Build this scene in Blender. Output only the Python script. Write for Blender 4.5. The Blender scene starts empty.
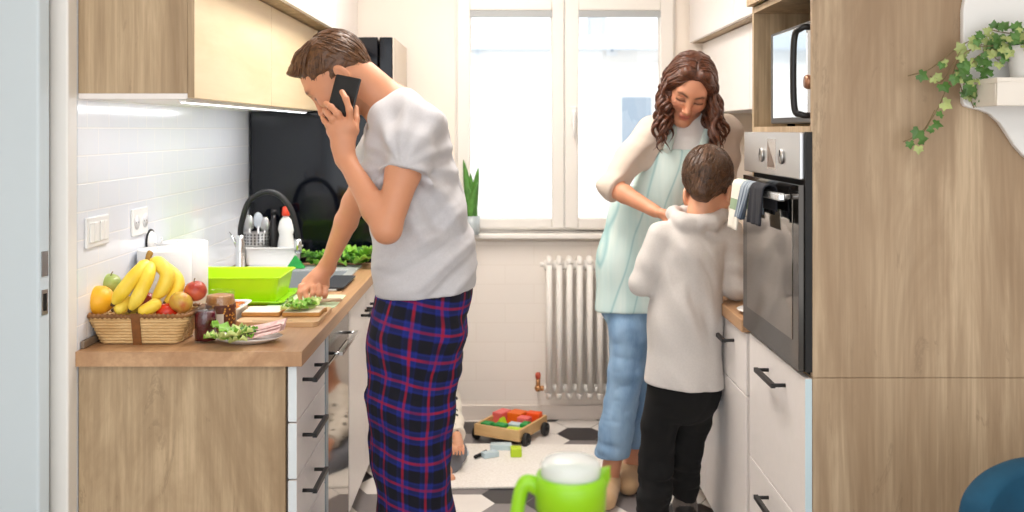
import bpy, math, random
import numpy as np
from mathutils import Vector, Matrix, Euler
random.seed(7)
RNG = np.random.default_rng(11)
PI = math.pi
SC = bpy.context.scene
COL = SC.collection

# ---------------------------------------------------------------- camera, world, light, exposure
F = 1000.0                       # focal length in pixels of the 1024-wide frame
HX, HY, EYE = 505.0, 130.0, 1.5  # vanishing point and eye height
cam_d = bpy.data.cameras.new('camera')
cam_d.sensor_width = 36.0
cam_d.lens = F / 1024 * 36.0
cam_d.shift_x = (512 - HX) / 1024
cam_d.shift_y = -(256 - HY) / 1024
cam_d.clip_start = 0.05
cam_d.dof.use_dof = True
cam_d.dof.focus_distance = 3.0
cam_d.dof.aperture_fstop = 3.2
cam = bpy.data.objects.new('camera', cam_d)
cam.location = (0, 0, EYE)
cam.rotation_euler = (PI / 2, 0, 0)
COL.objects.link(cam)
SC.camera = cam
SC.view_settings.view_transform = 'Standard'
SC.view_settings.look = 'None'
SC.view_settings.gamma = 1.0
SC.view_settings.use_curve_mapping = False
SC.view_settings.exposure = -0.06

world = bpy.data.worlds.new('sky')
SC.world = world
world.use_nodes = True
wn = world.node_tree.nodes
wn['Background'].inputs[0].default_value = (0.93, 0.97, 1.0, 1)
wn['Background'].inputs[1].default_value = 1.5

def light(name, kind, loc, rot, energy, color=(1, 1, 1), size=1.0, size_y=None):
    d = bpy.data.lights.new(name, kind)
    d.energy = energy
    d.color = color
    if kind == 'AREA':
        d.shape = 'RECTANGLE'
        d.size = size
        d.size_y = size_y or size
    if kind == 'SUN':
        d.angle = size
    o = bpy.data.objects.new(name, d)
    o.location = loc
    o.rotation_euler = rot
    COL.objects.link(o)
    return o
light('sun', 'SUN', (0, 4, 8), (math.radians(38), 0, math.radians(-12)), 3.2, (1, .96, .9), math.radians(2))
light('kitchen_ceiling_light', 'AREA', (-0.12, 3.65, 2.60), (0, 0, 0), 42, (1, .93, .86), .6, 1.5)
light('dining_ceiling_light', 'AREA', (-0.2, 0.6, 2.60), (0, 0, 0), 22, (1, .95, .89), 1.4, 1.4)
light('dining_fill_light', 'AREA', (0.2, -1.9, 1.35), (math.radians(90), 0, 0), 42, (.97, .98, 1), 4.2, 2.2)  # added frontal fill behind the camera; no window is built there
light('undercabinet_light', 'AREA', (-.89, 3.55, 1.572), (0, math.radians(14), 0), 3.6, (.93, .96, 1), .03, 1.6)

# ---------------------------------------------------------------- helpers
def P(px, py, Y):
    """the point at depth Y seen at pixel (px, py) of the photograph"""
    return Vector(((px - HX) * Y / F, Y, EYE - (py - HY) * Y / F))

def lin(c):
    return tuple(((v / 255) / 12.92 if v / 255 <= .04045 else ((v / 255 + .055) / 1.055) ** 2.4) for v in c)

class MB:
    """collects vertices and faces for ONE mesh object"""
    def __init__(self):
        self.v = []; self.f = []; self.m = []; self.s = []
    def add(self, vs, fs, mi=0, smooth=False):
        b = len(self.v)
        self.v += [tuple(x) for x in vs]
        for f in fs:
            self.f.append([b + i for i in f]); self.m.append(mi); self.s.append(smooth)
        return self
    def box(self, x0, x1, y0, y1, z0, z1, mi=0):
        v = [(x0,y0,z0),(x1,y0,z0),(x1,y1,z0),(x0,y1,z0),(x0,y0,z1),(x1,y0,z1),(x1,y1,z1),(x0,y1,z1)]
        return self.add(v, [(0,3,2,1),(4,5,6,7),(0,1,5,4),(1,2,6,5),(2,3,7,6),(3,0,4,7)], mi)
    def obox(self, c, size, R, mi=0):
        c = Vector(c); sx, sy, sz = [q / 2 for q in size]
        v = [c + R @ Vector(p) for p in [(-sx,-sy,-sz),(sx,-sy,-sz),(sx,sy,-sz),(-sx,sy,-sz),(-sx,-sy,sz),(sx,-sy,sz),(sx,sy,sz),(-sx,sy,sz)]]
        return self.add(v, [(0,3,2,1),(4,5,6,7),(0,1,5,4),(1,2,6,5),(2,3,7,6),(3,0,4,7)], mi)
    def tube(self, pts, r, n=10, mi=0, caps=True, flat=None, closed=False):
        """pts list, r number or list; flat = (axis, factor) squashes the section along axis"""
        pts = [Vector(p) for p in pts]
        rs = r if isinstance(r, (list, tuple)) else [r] * len(pts)
        N = len(pts)
        T = []
        for i in range(N):
            a = pts[(i - 1) % N] if closed else pts[max(i - 1, 0)]
            b = pts[(i + 1) % N] if closed else pts[min(i + 1, N - 1)]
            t = (b - a)
            T.append(t.normalized() if t.length > 1e-9 else Vector((0, 0, 1)))
        u = T[0].orthogonal().normalized()
        vs = []
        for i in range(N):
            u = (u - T[i] * u.dot(T[i]))
            u = u.normalized() if u.length > 1e-6 else T[i].orthogonal().normalized()
            w = T[i].cross(u)
            for k in range(n):
                a = 2 * PI * k / n
                o = (u * math.cos(a) + w * math.sin(a)) * rs[i]
                if flat:
                    ax = Vector(flat[0]); o = o - ax * o.dot(ax) * (1 - flat[1])
                vs.append(pts[i] + o)
        fs = []
        for i in range(N if closed else N - 1):
            j = (i + 1) % N
            for k in range(n):
                l = (k + 1) % n
                fs.append((i*n+k, i*n+l, j*n+l, j*n+k))
        self.add(vs, fs, mi, True)
        if caps and not closed:
            self.add(vs[:n], [tuple(reversed(range(n)))], mi, False)
            self.add(vs[-n:], [tuple(range(n))], mi, False)
        return self
    def lathe(self, prof, c=(0, 0, 0), n=32, R=None, mi=0, sx=1, sy=1):
        c = Vector(c); vs = []
        for (r, z) in prof:
            for k in range(n):
                a = 2 * PI * k / n
                p = Vector((r * math.cos(a) * sx, r * math.sin(a) * sy, z))
                vs.append(c + (R @ p if R else p))
        fs = []
        for i in range(len(prof) - 1):
            for k in range(n):
                l = (k + 1) % n
                fs.append((i*n+k, i*n+l, (i+1)*n+l, (i+1)*n+k))
        if prof[0][0] > 1e-6: fs.append(tuple(reversed(range(n))))
        if prof[-1][0] > 1e-6: fs.append(tuple(range((len(prof)-1)*n, len(prof)*n)))
        return self.add(vs, fs, mi, True)
    def sphere(self, c, r, R=None, nu=20, nv=12, mi=0, fn=None):
        c = Vector(c); rr = r if isinstance(r, (tuple, list)) else (r, r, r)
        vs = []
        for i in range(nv + 1):
            th = PI * i / nv
            for k in range(nu):
                a = 2 * PI * k / nu
                d = Vector((math.sin(th) * math.cos(a), math.sin(th) * math.sin(a), -math.cos(th)))
                q = Vector((d.x * rr[0], d.y * rr[1], d.z * rr[2])) * (fn(d) if fn else 1)
                vs.append(c + (R @ q if R else q))
        fs = []
        for i in range(nv):
            for k in range(nu):
                l = (k + 1) % nu
                fs.append((i*nu+k, i*nu+l, (i+1)*nu+l, (i+1)*nu+k))
        return self.add(vs, fs, mi, True)
    def prism(self, poly, axis, d0, d1, mi=0):
        """poly in the two other axes (in x,y,z order), extruded along axis"""
        def mk(p, d):
            return {'x': (d, p[0], p[1]), 'y': (p[0], d, p[1]), 'z': (p[0], p[1], d)}[axis]
        n = len(poly)
        vs = [mk(p, d0) for p in poly] + [mk(p, d1) for p in poly]
        fs = [tuple(reversed(range(n))), tuple(range(n, 2*n))] + [(i, (i+1) % n, n + (i+1) % n, n + i) for i in range(n)]
        return self.add(vs, fs, mi)
    def grid(self, fn, nu, nv, mi=0, smooth=True):
        vs = [fn(i / nu, j / nv) for j in range(nv + 1) for i in range(nu + 1)]
        w = nu + 1
        fs = [(j*w+i, j*w+i+1, (j+1)*w+i+1, (j+1)*w+i) for j in range(nv) for i in range(nu)]
        return self.add(vs, fs, mi, smooth)

def root_loc(o):
    l = Vector((0, 0, 0))
    while o:
        l += o.location; o = o.parent
    return l

def obj(name, mb, mats, parent=None, w=False, bevel=0, solid=0, sub=0, fixn=True):
    """link ONE mesh object; w=True: the vertices are world coordinates"""
    me = bpy.data.meshes.new(name)
    off = root_loc(parent) if (w and parent) else Vector((0, 0, 0))
    me.from_pydata([(v[0]-off.x, v[1]-off.y, v[2]-off.z) for v in mb.v], [], mb.f)
    if not isinstance(mats, (list, tuple)): mats = [mats]
    for m in mats: me.materials.append(m)
    me.polygons.foreach_set('material_index', mb.m)
    me.polygons.foreach_set('use_smooth', mb.s)
    if fixn:
        import bmesh
        bm = bmesh.new(); bm.from_mesh(me)
        bmesh.ops.remove_doubles(bm, verts=bm.verts, dist=1e-6)
        bmesh.ops.recalc_face_normals(bm, faces=bm.faces)
        bm.to_mesh(me); bm.free()
    me.update()
    o = bpy.data.objects.new(name, me)
    COL.objects.link(o)
    if parent: o.parent = parent
    if solid:
        md = o.modifiers.new('thickness', 'SOLIDIFY'); md.thickness = solid; md.offset = 0
    if bevel:
        md = o.modifiers.new('bevel', 'BEVEL'); md.width = bevel; md.segments = 2; md.limit_method = 'ANGLE'; md.angle_limit = math.radians(50)
    if sub:
        md = o.modifiers.new('subdivision', 'SUBSURF'); md.levels = sub; md.render_levels = sub
    return o

def tag(o, label=None, cat=None, group=None, kind=None):
    if label: o['label'] = label
    if cat: o['category'] = cat
    if group: o['group'] = group
    if kind: o['kind'] = kind
    return o

def thing(name, label, cat, loc=(0, 0, 0), rotz=0, group=None):
    o = bpy.data.objects.new(name, None)
    o.location = loc; o.rotation_euler = (0, 0, rotz)
    o.empty_display_size = .05
    COL.objects.link(o)
    return tag(o, label, cat, group)

def single(name, mb, mats, label, cat, base, group=None, **k):
    """a thing that is one mesh: world-coordinate mesh with its origin at base"""
    b = Vector(base)
    mb.v = [(v[0]-b.x, v[1]-b.y, v[2]-b.z) for v in mb.v]
    o = obj(name, mb, mats, **k); o.location = b
    return tag(o, label, cat, group)

def struct(name, mb, mats, label=None, parent=None, **k):
    o = obj(name, mb, mats, parent, **k)
    if not parent:
        o['kind'] = 'structure'; o['category'] = name.split('_')[0]
        if label: o['label'] = label
    return o

def dup(root, loc, rotz=0, label=None, group=None):
    r = root.copy(); COL.objects.link(r); r.location = loc; r.rotation_euler = (0, 0, rotz)
    if label: r['label'] = label
    if group: r['group'] = group
    for ch in list(root.children):
        c = ch.copy(); COL.objects.link(c); c.parent = r
        for g in ch.children:
            d = g.copy(); COL.objects.link(d); d.parent = c
    return r

def spline(pts, n=8):
    """Catmull-Rom through pts"""
    pts = [Vector(p) for p in pts]
    q = [pts[0]*2 - pts[1]] + pts + [pts[-1]*2 - pts[-2]]
    out = []
    for i in range(1, len(q) - 2):
        a, b, c, d = q[i-1], q[i], q[i+1], q[i+2]
        for k in range(n):
            t = k / n
            out.append(.5*((2*b) + (c-a)*t + (2*a-5*b+4*c-d)*t*t + (3*b-a-3*c+d)*t**3))
    out.append(pts[-1])
    return out

def interp(vals, n):
    return [float(np.interp(i/(n-1), np.linspace(0, 1, len(vals)), vals)) for i in range(n)]

# ---------------------------------------------------------------- materials
class NT:
    def __init__(self, name):
        self.m = bpy.data.materials.new(name); self.m.use_nodes = True
        self.t = self.m.node_tree; self.b = self.t.nodes['Principled BSDF']
    def n(self, typ, **kw):
        nd = self.t.nodes.new(typ)
        for k, v in kw.items():
            if k.startswith('i_'):
                key = k[2:]; key = int(key) if key.isdigit() else key.replace('_', ' ')
                nd.inputs[key].default_value = v
            else: setattr(nd, k, v)
        return nd
    def l(self, a, b):
        self.t.links.new(a, b)
    def mix(self, fac, a, b, blend='MIX'):
        m = self.n('ShaderNodeMix', data_type='RGBA', blend_type=blend)
        for sock, val in ((m.inputs[0], fac), (m.inputs[6], a), (m.inputs[7], b)):
            if isinstance(val, bpy.types.NodeSocket): self.l(val, sock)
            elif isinstance(val, (int, float)): sock.default_value = val
            else: sock.default_value = (*val[:3], 1)
        return m.outputs[2]
    def math(self, op, a, b=None, c=None):
        m = self.n('ShaderNodeMath', operation=op)
        for i, val in enumerate((a, b, c)):
            if val is None: continue
            if isinstance(val, bpy.types.NodeSocket): self.l(val, m.inputs[i])
            else: m.inputs[i].default_value = val
        return m.outputs[0]
    def coord(self, kind='Object', scale=(1, 1, 1), loc=(0, 0, 0), rot=(0, 0, 0)):
        tc = self.n('ShaderNodeTexCoord'); mp = self.n('ShaderNodeMapping')
        mp.inputs['Scale'].default_value = scale; mp.inputs['Location'].default_value = loc; mp.inputs['Rotation'].default_value = rot
        self.l(tc.outputs[kind], mp.inputs[0]); return mp.outputs[0]
    def noise(self, vec, scale, detail=3, rough=.5, dist=0):
        nd = self.n('ShaderNodeTexNoise'); nd.inputs['Scale'].default_value = scale; nd.inputs['Detail'].default_value = detail
        nd.inputs['Roughness'].default_value = rough; nd.inputs['Distortion'].default_value = dist
        self.l(vec, nd.inputs['Vector']); return nd.outputs['Fac']
    def ramp(self, fac, stops):
        r = self.n('ShaderNodeValToRGB'); e = r.color_ramp.elements
        while len(e) < len(stops): e.new(.5)
        for el, (p, c) in zip(e, stops): el.position = p; el.color = (*c[:3], 1)
        self.l(fac, r.inputs[0]); return r.outputs[0]
    def bump(self, h, strength=.2, dist=.01):
        b = self.n('ShaderNodeBump'); b.inputs['Strength'].default_value = strength; b.inputs['Distance'].default_value = dist
        self.l(h, b.inputs['Height']); self.l(b.outputs[0], self.b.inputs['Normal'])
    def col(self, c):
        if isinstance(c, bpy.types.NodeSocket): self.l(c, self.b.inputs['Base Color'])
        else: self.b.inputs['Base Color'].default_value = (*c[:3], 1)
    def set(self, **k):
        for a, v in k.items(): self.b.inputs[a.replace('_', ' ')].default_value = v
        return self

def mat(name, rgb, rough=.5, metal=0, var=0, vs=8, bump=0, bs=60, **k):
    t = NT(name); c = lin(rgb)
    if var:
        v = t.noise(t.coord(), vs, 4)
        t.col(t.ramp(v, [(.3, [x*(1-var) for x in c]), (.7, [min(1, x*(1+var)) for x in c])]))
    else: t.col(c)
    t.set(Roughness=rough, Metallic=metal, **k)
    if bump: t.bump(t.noise(t.coord(), bs, 3), bump, .004)
    return t.m

def wood(name, light_c, dark_c, axis='z', scale=1.0, rough=.5, contrast=1.0, knots=True):
    t = NT(name)
    def vec(l, c, loc=(0, 0, 0)):
        q = {'x': (l, c, c), 'y': (c, l, c), 'z': (c, c, l)}[axis]
        return t.coord(scale=[v*scale for v in q], loc=loc)
    a = t.noise(vec(.9, 5), 1.0, 6, .62, 1.6)
    m = t.noise(vec(1.6, 26), 1.0, 5, .65, .8)
    b = t.noise(vec(3, 95), 1.0, 3, .6, .2)
    L, D = lin(light_c), lin(dark_c)
    Mid = [(p+q)/2 for p, q in zip(L, D)]
    c1 = t.ramp(a, [(.33, D), (.47, Mid), (.60, L)])
    c1 = t.mix(t.math('MULTIPLY', t.ramp(m, [(.40, (1, 1, 1)), (.60, (0, 0, 0))]), .42*contrast), c1, D)
    c2 = t.mix(t.math('MULTIPLY', t.ramp(b, [(.35, (1, 1, 1)), (.62, (0, 0, 0))]), .34*contrast), c1, [q*.86 for q in D])
    if knots:
        kn = t.noise(vec(.8, 4.2, (3.1, 1.7, .4)), 1.5, 6, .72, 2.4)
        c2 = t.mix(t.math('MULTIPLY', t.ramp(kn, [(.60, (0, 0, 0)), (.635, (1, 1, 1)), (.66, (0, 0, 0))]), .38), c2, [q*.62 for q in D])
    t.col(c2); t.set(Roughness=rough)
    t.bump(b, .08, .002)
    return t.m

M = {}
M['oak'] = wood('oak_laminate', (203, 178, 143), (154, 128, 96), 'z')
M['oak_tall'] = wood('oak_laminate_panel', (204, 181, 150), (156, 130, 101), 'z', .8, .5, 1.3)
M['worktop'] = wood('worktop_wood', (206, 166, 126), (172, 130, 92), 'y', 1.0, .42, .7, False)
M['birch'] = wood('birch_laminate', (244, 226, 190), (234, 208, 166), 'y', .6, .38, .25, False)
M['white'] = mat('white_laminate', (242, 236, 232), .38, var=.015, vs=40)
M['white_edge'] = mat('white_edge_band', (222, 230, 234), .4)
M['black_metal'] = mat('black_handle_metal', (28, 27, 28), .4, .2)
M['steel'] = mat('brushed_steel', (196, 196, 196), .3, 1.0)
M['chrome'] = mat('chrome', (225, 228, 230), .12, 1.0)
M['black_gloss'] = mat('black_gloss', (7, 10, 18), .07, Specular_IOR_Level=.3)
M['black_rubber'] = mat('black_rubber', (20, 21, 23), .55)
M['white_plastic'] = mat('white_plastic', (240, 240, 238), .35)
M['white_paint'] = mat('white_enamel_paint', (240, 236, 230), .4)
M['dark'] = mat('dark_gap', (20, 19, 18), .8)

def brick(name, axes, w, h, base, grout, rough, loc=(0, 0, 0), bstr=.35, mortar=.0025):
    t = NT(name)
    tc = t.n('ShaderNodeTexCoord'); sep = t.n('ShaderNodeSeparateXYZ'); cb = t.n('ShaderNodeCombineXYZ')
    t.l(tc.outputs['Object'], sep.inputs[0])
    t.l(sep.outputs[axes[0]], cb.inputs[0]); t.l(sep.outputs[axes[1]], cb.inputs[1])
    mp = t.n('ShaderNodeMapping'); mp.inputs['Location'].default_value = loc; t.l(cb.outputs[0], mp.inputs[0])
    b = t.n('ShaderNodeTexBrick'); b.offset = .5
    t.l(mp.outputs[0], b.inputs['Vector'])
    b.inputs['Scale'].default_value = 1; b.inputs['Mortar Size'].default_value = mortar; b.inputs['Mortar Smooth'].default_value = .35
    b.inputs['Brick Width'].default_value = w; b.inputs['Row Height'].default_value = h
    b.inputs['Color1'].default_value = (*lin(base), 1); b.inputs['Color2'].default_value = (*[x*.985 for x in lin(base)], 1)
    b.inputs['Mortar'].default_value = (*lin(grout), 1); b.inputs['Bias'].default_value = 0
    t.l(b.outputs['Color'], t.b.inputs['Base Color'])
    t.set(Roughness=rough)
    inv = t.math('SUBTRACT', 1.0, b.outputs['Fac'])
    t.bump(inv, bstr, .003)
    return t.m
M['tile'] = brick('white_glazed_tile', (1, 2), .1535, .0772, (236, 240, 247), (250, 250, 251), .13, loc=(-.02, -.039, 0))
M['painted_brick'] = brick('white_painted_tile', (0, 2), .30, .10, (246, 238, 230), (240, 231, 222), .55, bstr=.10)
M['plaster'] = mat('cream_plaster', (250, 240, 228), .8, var=.01, vs=3)
M['ceiling'] = mat('white_ceiling', (245, 243, 240), .9)

def glass_mat(name, rgb=(1, 1, 1), rough=0.0, ior=1.45, thin=False):
    t = NT(name)
    if thin:   # window pane: clear with a faint reflection
        tr = t.n('ShaderNodeBsdfTransparent'); gl = t.n('ShaderNodeBsdfGlossy'); mx = t.n('ShaderNodeMixShader')
        tr.inputs[0].default_value = (*rgb, 1); gl.inputs['Roughness'].default_value = .02; mx.inputs[0].default_value = .06
        t.l(tr.outputs[0], mx.inputs[1]); t.l(gl.outputs[0], mx.inputs[2])
        t.l(mx.outputs[0], t.t.nodes['Material Output'].inputs[0])
    else:
        t.col(rgb); t.set(Roughness=rough, IOR=ior); t.b.inputs['Transmission Weight'].default_value = 1
    return t.m
M['pane'] = glass_mat('window_glass', thin=True)
M['jar_glass'] = glass_mat('jar_glass', (.97, .98, .98), thin=True); M['jar_glass'].node_tree.nodes['Mix Shader'].inputs[0].default_value = .035
# ---------------------------------------------------------------- room shell
XL, XR, YB, CEIL = -1.163, 1.38, 5.2, 2.65
def hexfloor():
    mb = MB()
    a = .118                     # hexagon edge
    h = a * math.sqrt(3)
    mb.box(-3.0, 2.6, -2.0, YB + .1, -.06, -.0015, 3)
    rnd = random.Random(5)
    i0, i1 = int(-3.0/(1.5*a)) - 1, int(2.6/(1.5*a)) + 1
    g = .0022
    for i in range(i0, i1 + 1):
        for j in range(-12, int(YB/h) + 2):
            cx = i*1.5*a + .02; cy = j*h + (h/2 if i % 2 else 0) + .03
            if cx < -2.95 or cx > 2.5 or cy < -1.9: continue
            k = rnd.random()
            c = (j*1 + (1 if i % 2 else 0) + i//2*2) % 3
            if k < .25: c = rnd.choice([0, 1, 2])
            pts = []
            for q in range(6):
                an = q*PI/3
                pts.append((cx + (a-g)*math.cos(an), min(cy + (a-g)*math.sin(an), YB+.05), 0))
            mb.add(pts, [tuple(range(6))], c)
    return mb
floor_mats = [mat('white_floor_tile', (232, 226, 220), .35, var=.03), mat('grey_floor_tile', (128, 122, 122), .35, var=.05),
              mat('black_floor_tile', (38, 36, 40), .35, var=.08), mat('floor_grout', (150, 146, 142), .8)]
struct('floor', hexfloor(), floor_mats, 'floor of white, grey and black hexagonal tiles', fixn=False)
struct('ceiling', MB().box(-3.0, 2.6, -2.0, YB + .1, CEIL, CEIL + .1), M['ceiling'], 'white ceiling')
struct('wall_left', MB().box(XL - .05, XL, 2.72, YB + .1, 0, CEIL), M['tile'], 'left wall of white glazed brick tiles')
struct('wall_right', MB().box(XR, XR + .12, 2.56, YB + .1, 0, CEIL), M['plaster'], 'right wall behind the kitchen units')
# back wall round the window opening
WX0, WX1, WZ0, WZ1 = -.262, .886, .975, 2.24
wb = MB()
wb.box(XL - .12, WX0, YB, YB + .3, .0, CEIL, 0); wb.box(WX1, XR + .12, YB, YB + .3, 0, CEIL, 0)
wb.box(WX0, WX1, YB, YB + .3, WZ1, CEIL, 0); wb.box(WX0, WX1, YB, YB + .3, 0, WZ0 - .04, 0)
wb.box(-.9, XR, YB - .012, YB - .0005, 0, WZ0 - .055, 1)
struct('wall_back', wb, [M['plaster'], M['painted_brick']], 'cream back wall with painted tiles below the window')
struct('baseboard_back', MB().box(-.5, .82, YB - .026, YB - .0125, 0, .075), mat('cream_skirting', (236, 226, 218), .5), 'pale skirting along the back wall', bevel=.004)
# near dining room
struct('wall_near_left', MB().box(-3.0, -1.215, 2.85, 2.97, 0, CEIL), M['plaster'], 'wall beside the kitchen doorway')
struct('wall_near_right', MB().box(XR + .001, 2.6, 2.56, 2.68, 0, CEIL), M['plaster'], 'wall to the right of the kitchen')
struct('wall_dining_left', MB().box(-3.1, -3.0, -2.0, 2.97, 0, CEIL), M['plaster'], 'left wall of the dining room')
struct('wall_dining_right', MB().box(2.6, 2.7, -2.0, 2.68, 0, CEIL), M['plaster'], 'right wall of the dining room')
# window
t = MB()
t.box(WX0 - .04, WX1 + .04, YB - .075, YB + .06, WZ0 - .034, WZ0 - .008)
struct('trim_1', t, M['white_paint'], 'white window sill', bevel=.006)
fr = MB()
y0, y1 = YB - .004, YB + .07
fr.box(WX0, WX0 + .05, y0, y1, WZ0, WZ1); fr.box(WX1 - .05, WX1, y0, y1, WZ0, WZ1)
fr.box(WX0 + .05, WX1 - .05, y0, y1, WZ1 - .05, WZ1); fr.box(WX0 + .05, WX1 - .05, y0, y1, WZ0, WZ0 + .03)
win = struct('window_1', fr, M['white_paint'], 'white two-sash window over the radiator', bevel=.005)
def sash(x0, x1, gx0, gx1):
    z0, z1, gz0, gz1 = WZ0 + .018, WZ1 - .035, 1.045, 2.118
    s = MB(); a, b = YB - .03, YB + .03
    s.box(x0, gx0, a, b, z0, z1); s.box(gx1, x1, a, b, z0, z1)
    s.box(gx0, gx1, a, b, z0, gz0); s.box(gx0, gx1, a, b, gz1, z1)
    o = obj('sash', s, M['white_paint'], win, bevel=.008)
    obj('pane', MB().box(gx0 - .005, gx1 + .005, YB - .003, YB + .003, gz0 - .005, gz1 + .005), M['pane'], o)
    return o
sash(WX0 + .012, .306, P(470, 0, YB).x, P(552, 0, YB).x)
s2_ = sash(.309, WX1 - .012, P(578, 0, YB).x, P(660, 0, YB).x)
h = MB(); hx = P(573, 0, YB).x
h.box(hx - .014, hx + .014, YB - .042, YB - .030, 1.53, 1.62); h.tube([(hx, YB - .04, 1.585), (hx, YB - .065, 1.585)], .008)
h.tube([(hx, YB - .065, 1.59), (hx, YB - .068, 1.46)], [.010, .008])
obj('window_handle', h, M['white_plastic'], win, bevel=.003)
bl = MB()
for gx in (470, 578):
    x0 = P(gx, 0, YB).x; x1 = P(gx + 82, 0, YB).x
    bl.box(x0, x1, YB - .028, YB - .008, 2.085, 2.118)
obj('blind_roll', bl, mat('grey_blind', (176, 180, 182), .6), win)
# house across the street
hs = MB(); hs.box(-9, 9, 14, 20, -6, 2.62, 0); hs.box(-9.2, 9.2, 13.85, 20, 2.62, 2.82, 1)
house = single('apartment_building', hs, [mat('white_render', (236, 234, 230), .9), mat('pale_roof_edge', (205, 214, 224), .8)],
    'pale building with a flat roof seen through the window', 'building', (0, 14, -6))
for (a, b, c, d) in ((617, 655, 93, 160), (606, 617, 45, 56), (474, 482, 46, 60)):
    p, q = P(a, c, 14), P(b, d, 14)
    fw = MB(); fw.box(p.x, q.x, 13.94, 13.999, q.z, p.z, 0)
    f = obj('window', fw, mat('house_window_frame', (225, 228, 230), .6), house, w=True)
    obj('pane', MB().box(p.x + .06, q.x - .06, 13.92, 13.94, q.z + .06, p.z - .06), mat('house_window_glass', (150, 165, 180), .15), f, w=True)
obj('chimney', MB().box(P(590, 0, 15).x, P(606, 0, 15).x, 15, 15.4, 2.8, 3.35), mat('grey_chimney', (190, 195, 200), .9), house, w=True)
# doorway: frame post and open door leaf
struct('trim_2', MB().box(-1.2145, XL + .001, 2.66, 2.719, 0, CEIL), mat('white_door_frame', (240, 238, 233), .4), 'cream post of the kitchen doorway', bevel=.006)
dr = thing('door_1', 'white door leaf standing open at the left edge', 'door', (-1.198, 2.60, 0), math.radians(-20))
dr['kind'] = 'structure'
dl = MB().box(-.66, 0, -.02, .02, .01, 2.1)
obj('door_leaf', dl, mat('bluish_white_door', (208, 221, 228), .35), dr, bevel=.006)
obj('latch_plate', MB().box(-.001, .003, -.011, .011, 1.12, 1.185), M['steel'], dr)
lp = MB().box(-.001, .0025, -.010, .010, 1.02, 1.085, 0); lp.box(.002, .0032, -.006, .006, 1.03, 1.075, 1)
obj('lock_plate', lp, [M['steel'], M['dark']], dr)

# ---------------------------------------------------------------- left run of units
XF = -.567
def bar_handle(y0, y1, z, x, sgn, name='handle', parent=None):
    """black bar handle along Y standing sgn*.035 off the front at x"""
    h = MB(); o = sgn*.035
    h.tube([(x, y0 + .008, z), (x + o*.5, y0 + .008, z), (x + o, y0 + .008, z)], .0055, 8)
    h.tube([(x, y1 - .008, z), (x + o*.5, y1 - .008, z), (x + o, y1 - .008, z)], .0055, 8)
    h.box(min(x + o - sgn*.006, x + o + sgn*.006), max(x + o - sgn*.006, x + o + sgn*.006), y0, y1, z - .006, z + .006)
    return h
# drawer unit at the near end
du = thing('drawer_cabinet', 'base cabinet with oak end panel and white drawers, nearest on the left', 'cabinet', (XF, 2.72, 0))
obj('side_panel', MB().box(XL + .002, -.598, 2.722, 2.742, 0, .858), M['oak'], du, w=True, bevel=.0015)
cs = MB(); cs.box(XL + .002, -.60, 2.743, 2.762, .1, .858); cs.box(XL + .002, -.60, 3.132, 3.15, .1, .858); cs.box(XL + .002, -.60, 2.763, 3.131, .1, .12); cs.box(XL + .002, -.60, 2.763, 3.131, .83, .858)
obj('carcass', cs, M['white'], du, w=True)
obj('plinth', MB().box(-.64, -.625, 2.743, 3.15, 0, .098), mat('grey_plinth', (170, 165, 160), .5), du, w=True)
zs = [.858, .703, .547, .391, .105]
for k in range(4):
    zt, zb = zs[k] - .002, zs[k+1] + .002
    fm = MB().box(-.590, XF, 2.724, 3.148, zb, zt)
    fm.box(-.592, -.5901, 2.7265, 3.1455, zb + .003, zt - .003)
    d = obj('drawer', fm, M['white'], du, w=True, bevel=.002)
    obj('drawer_edge', MB().box(-.5895, XF - .0008, 2.7225, 2.7242, zb + .001, zt - .001), M['white_edge'], d, w=True)
    obj('handle', bar_handle(2.795, 2.985, zt - .055, XF, 1), M['black_metal'], d, w=True)
# dishwasher
dw = thing('dishwasher', 'built-in dishwasher with mirror-like steel front', 'dishwasher', (XF, 3.16, 0))
obj('body', MB().box(-1.12, -.595, 3.165, 3.63, .03, .85), mat('dark_grey_metal', (70, 72, 76), .5, .4), dw, w=True)
obj('door', MB().box(-.594, XF, 3.205, 3.625, .1, .745), mat('mirror_steel', (150, 140, 130), .06, 1.0), dw, w=True, bevel=.004)
obj('control_panel', MB().box(-.594, XF, 3.205, 3.625, .75, .855), mat('dark_control_panel', (92, 88, 84), .18, .8), dw, w=True, bevel=.003)
obj('side_strip', MB().box(-.594, XF + .002, 3.155, 3.20, .0, .855), mat('blue_grey_edge', (158, 172, 182), .4, .3), dw, w=True)
hh = bar_handle(3.24, 3.59, .775, XF, 1)
obj('handle', hh, M['chrome'], dw, w=True)
# sink cabinet
sc_ = thing('sink_cabinet', 'base cabinet under the sink with plain white doors', 'cabinet', (XF, 3.64, 0))
cs = MB(); cs.box(XL + .002, -.60, 3.64, 3.658, .1, .858); cs.box(XL + .002, -.60, 4.48, 4.498, .1, .858); cs.box(XL + .002, -.6, 3.659, 4.479, .1, .118)
obj('carcass', cs, M['white'], sc_, w=True)
obj('plinth', MB().box(-.64, -.625, 3.64, 4.498, 0, .098), mat('grey_plinth', (170, 165, 160), .5), sc_, w=True)
for (a, b, ha) in ((3.642, 4.067, 3.93), (4.071, 4.496, 4.09)):
    d = obj('door', MB().box(-.590, XF, a, b, .105, .855), M['white'], sc_, w=True, bevel=.002)
    obj('handle', bar_handle(ha, ha + .12, .77, XF, 1), M['black_metal'], d, w=True)
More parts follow.
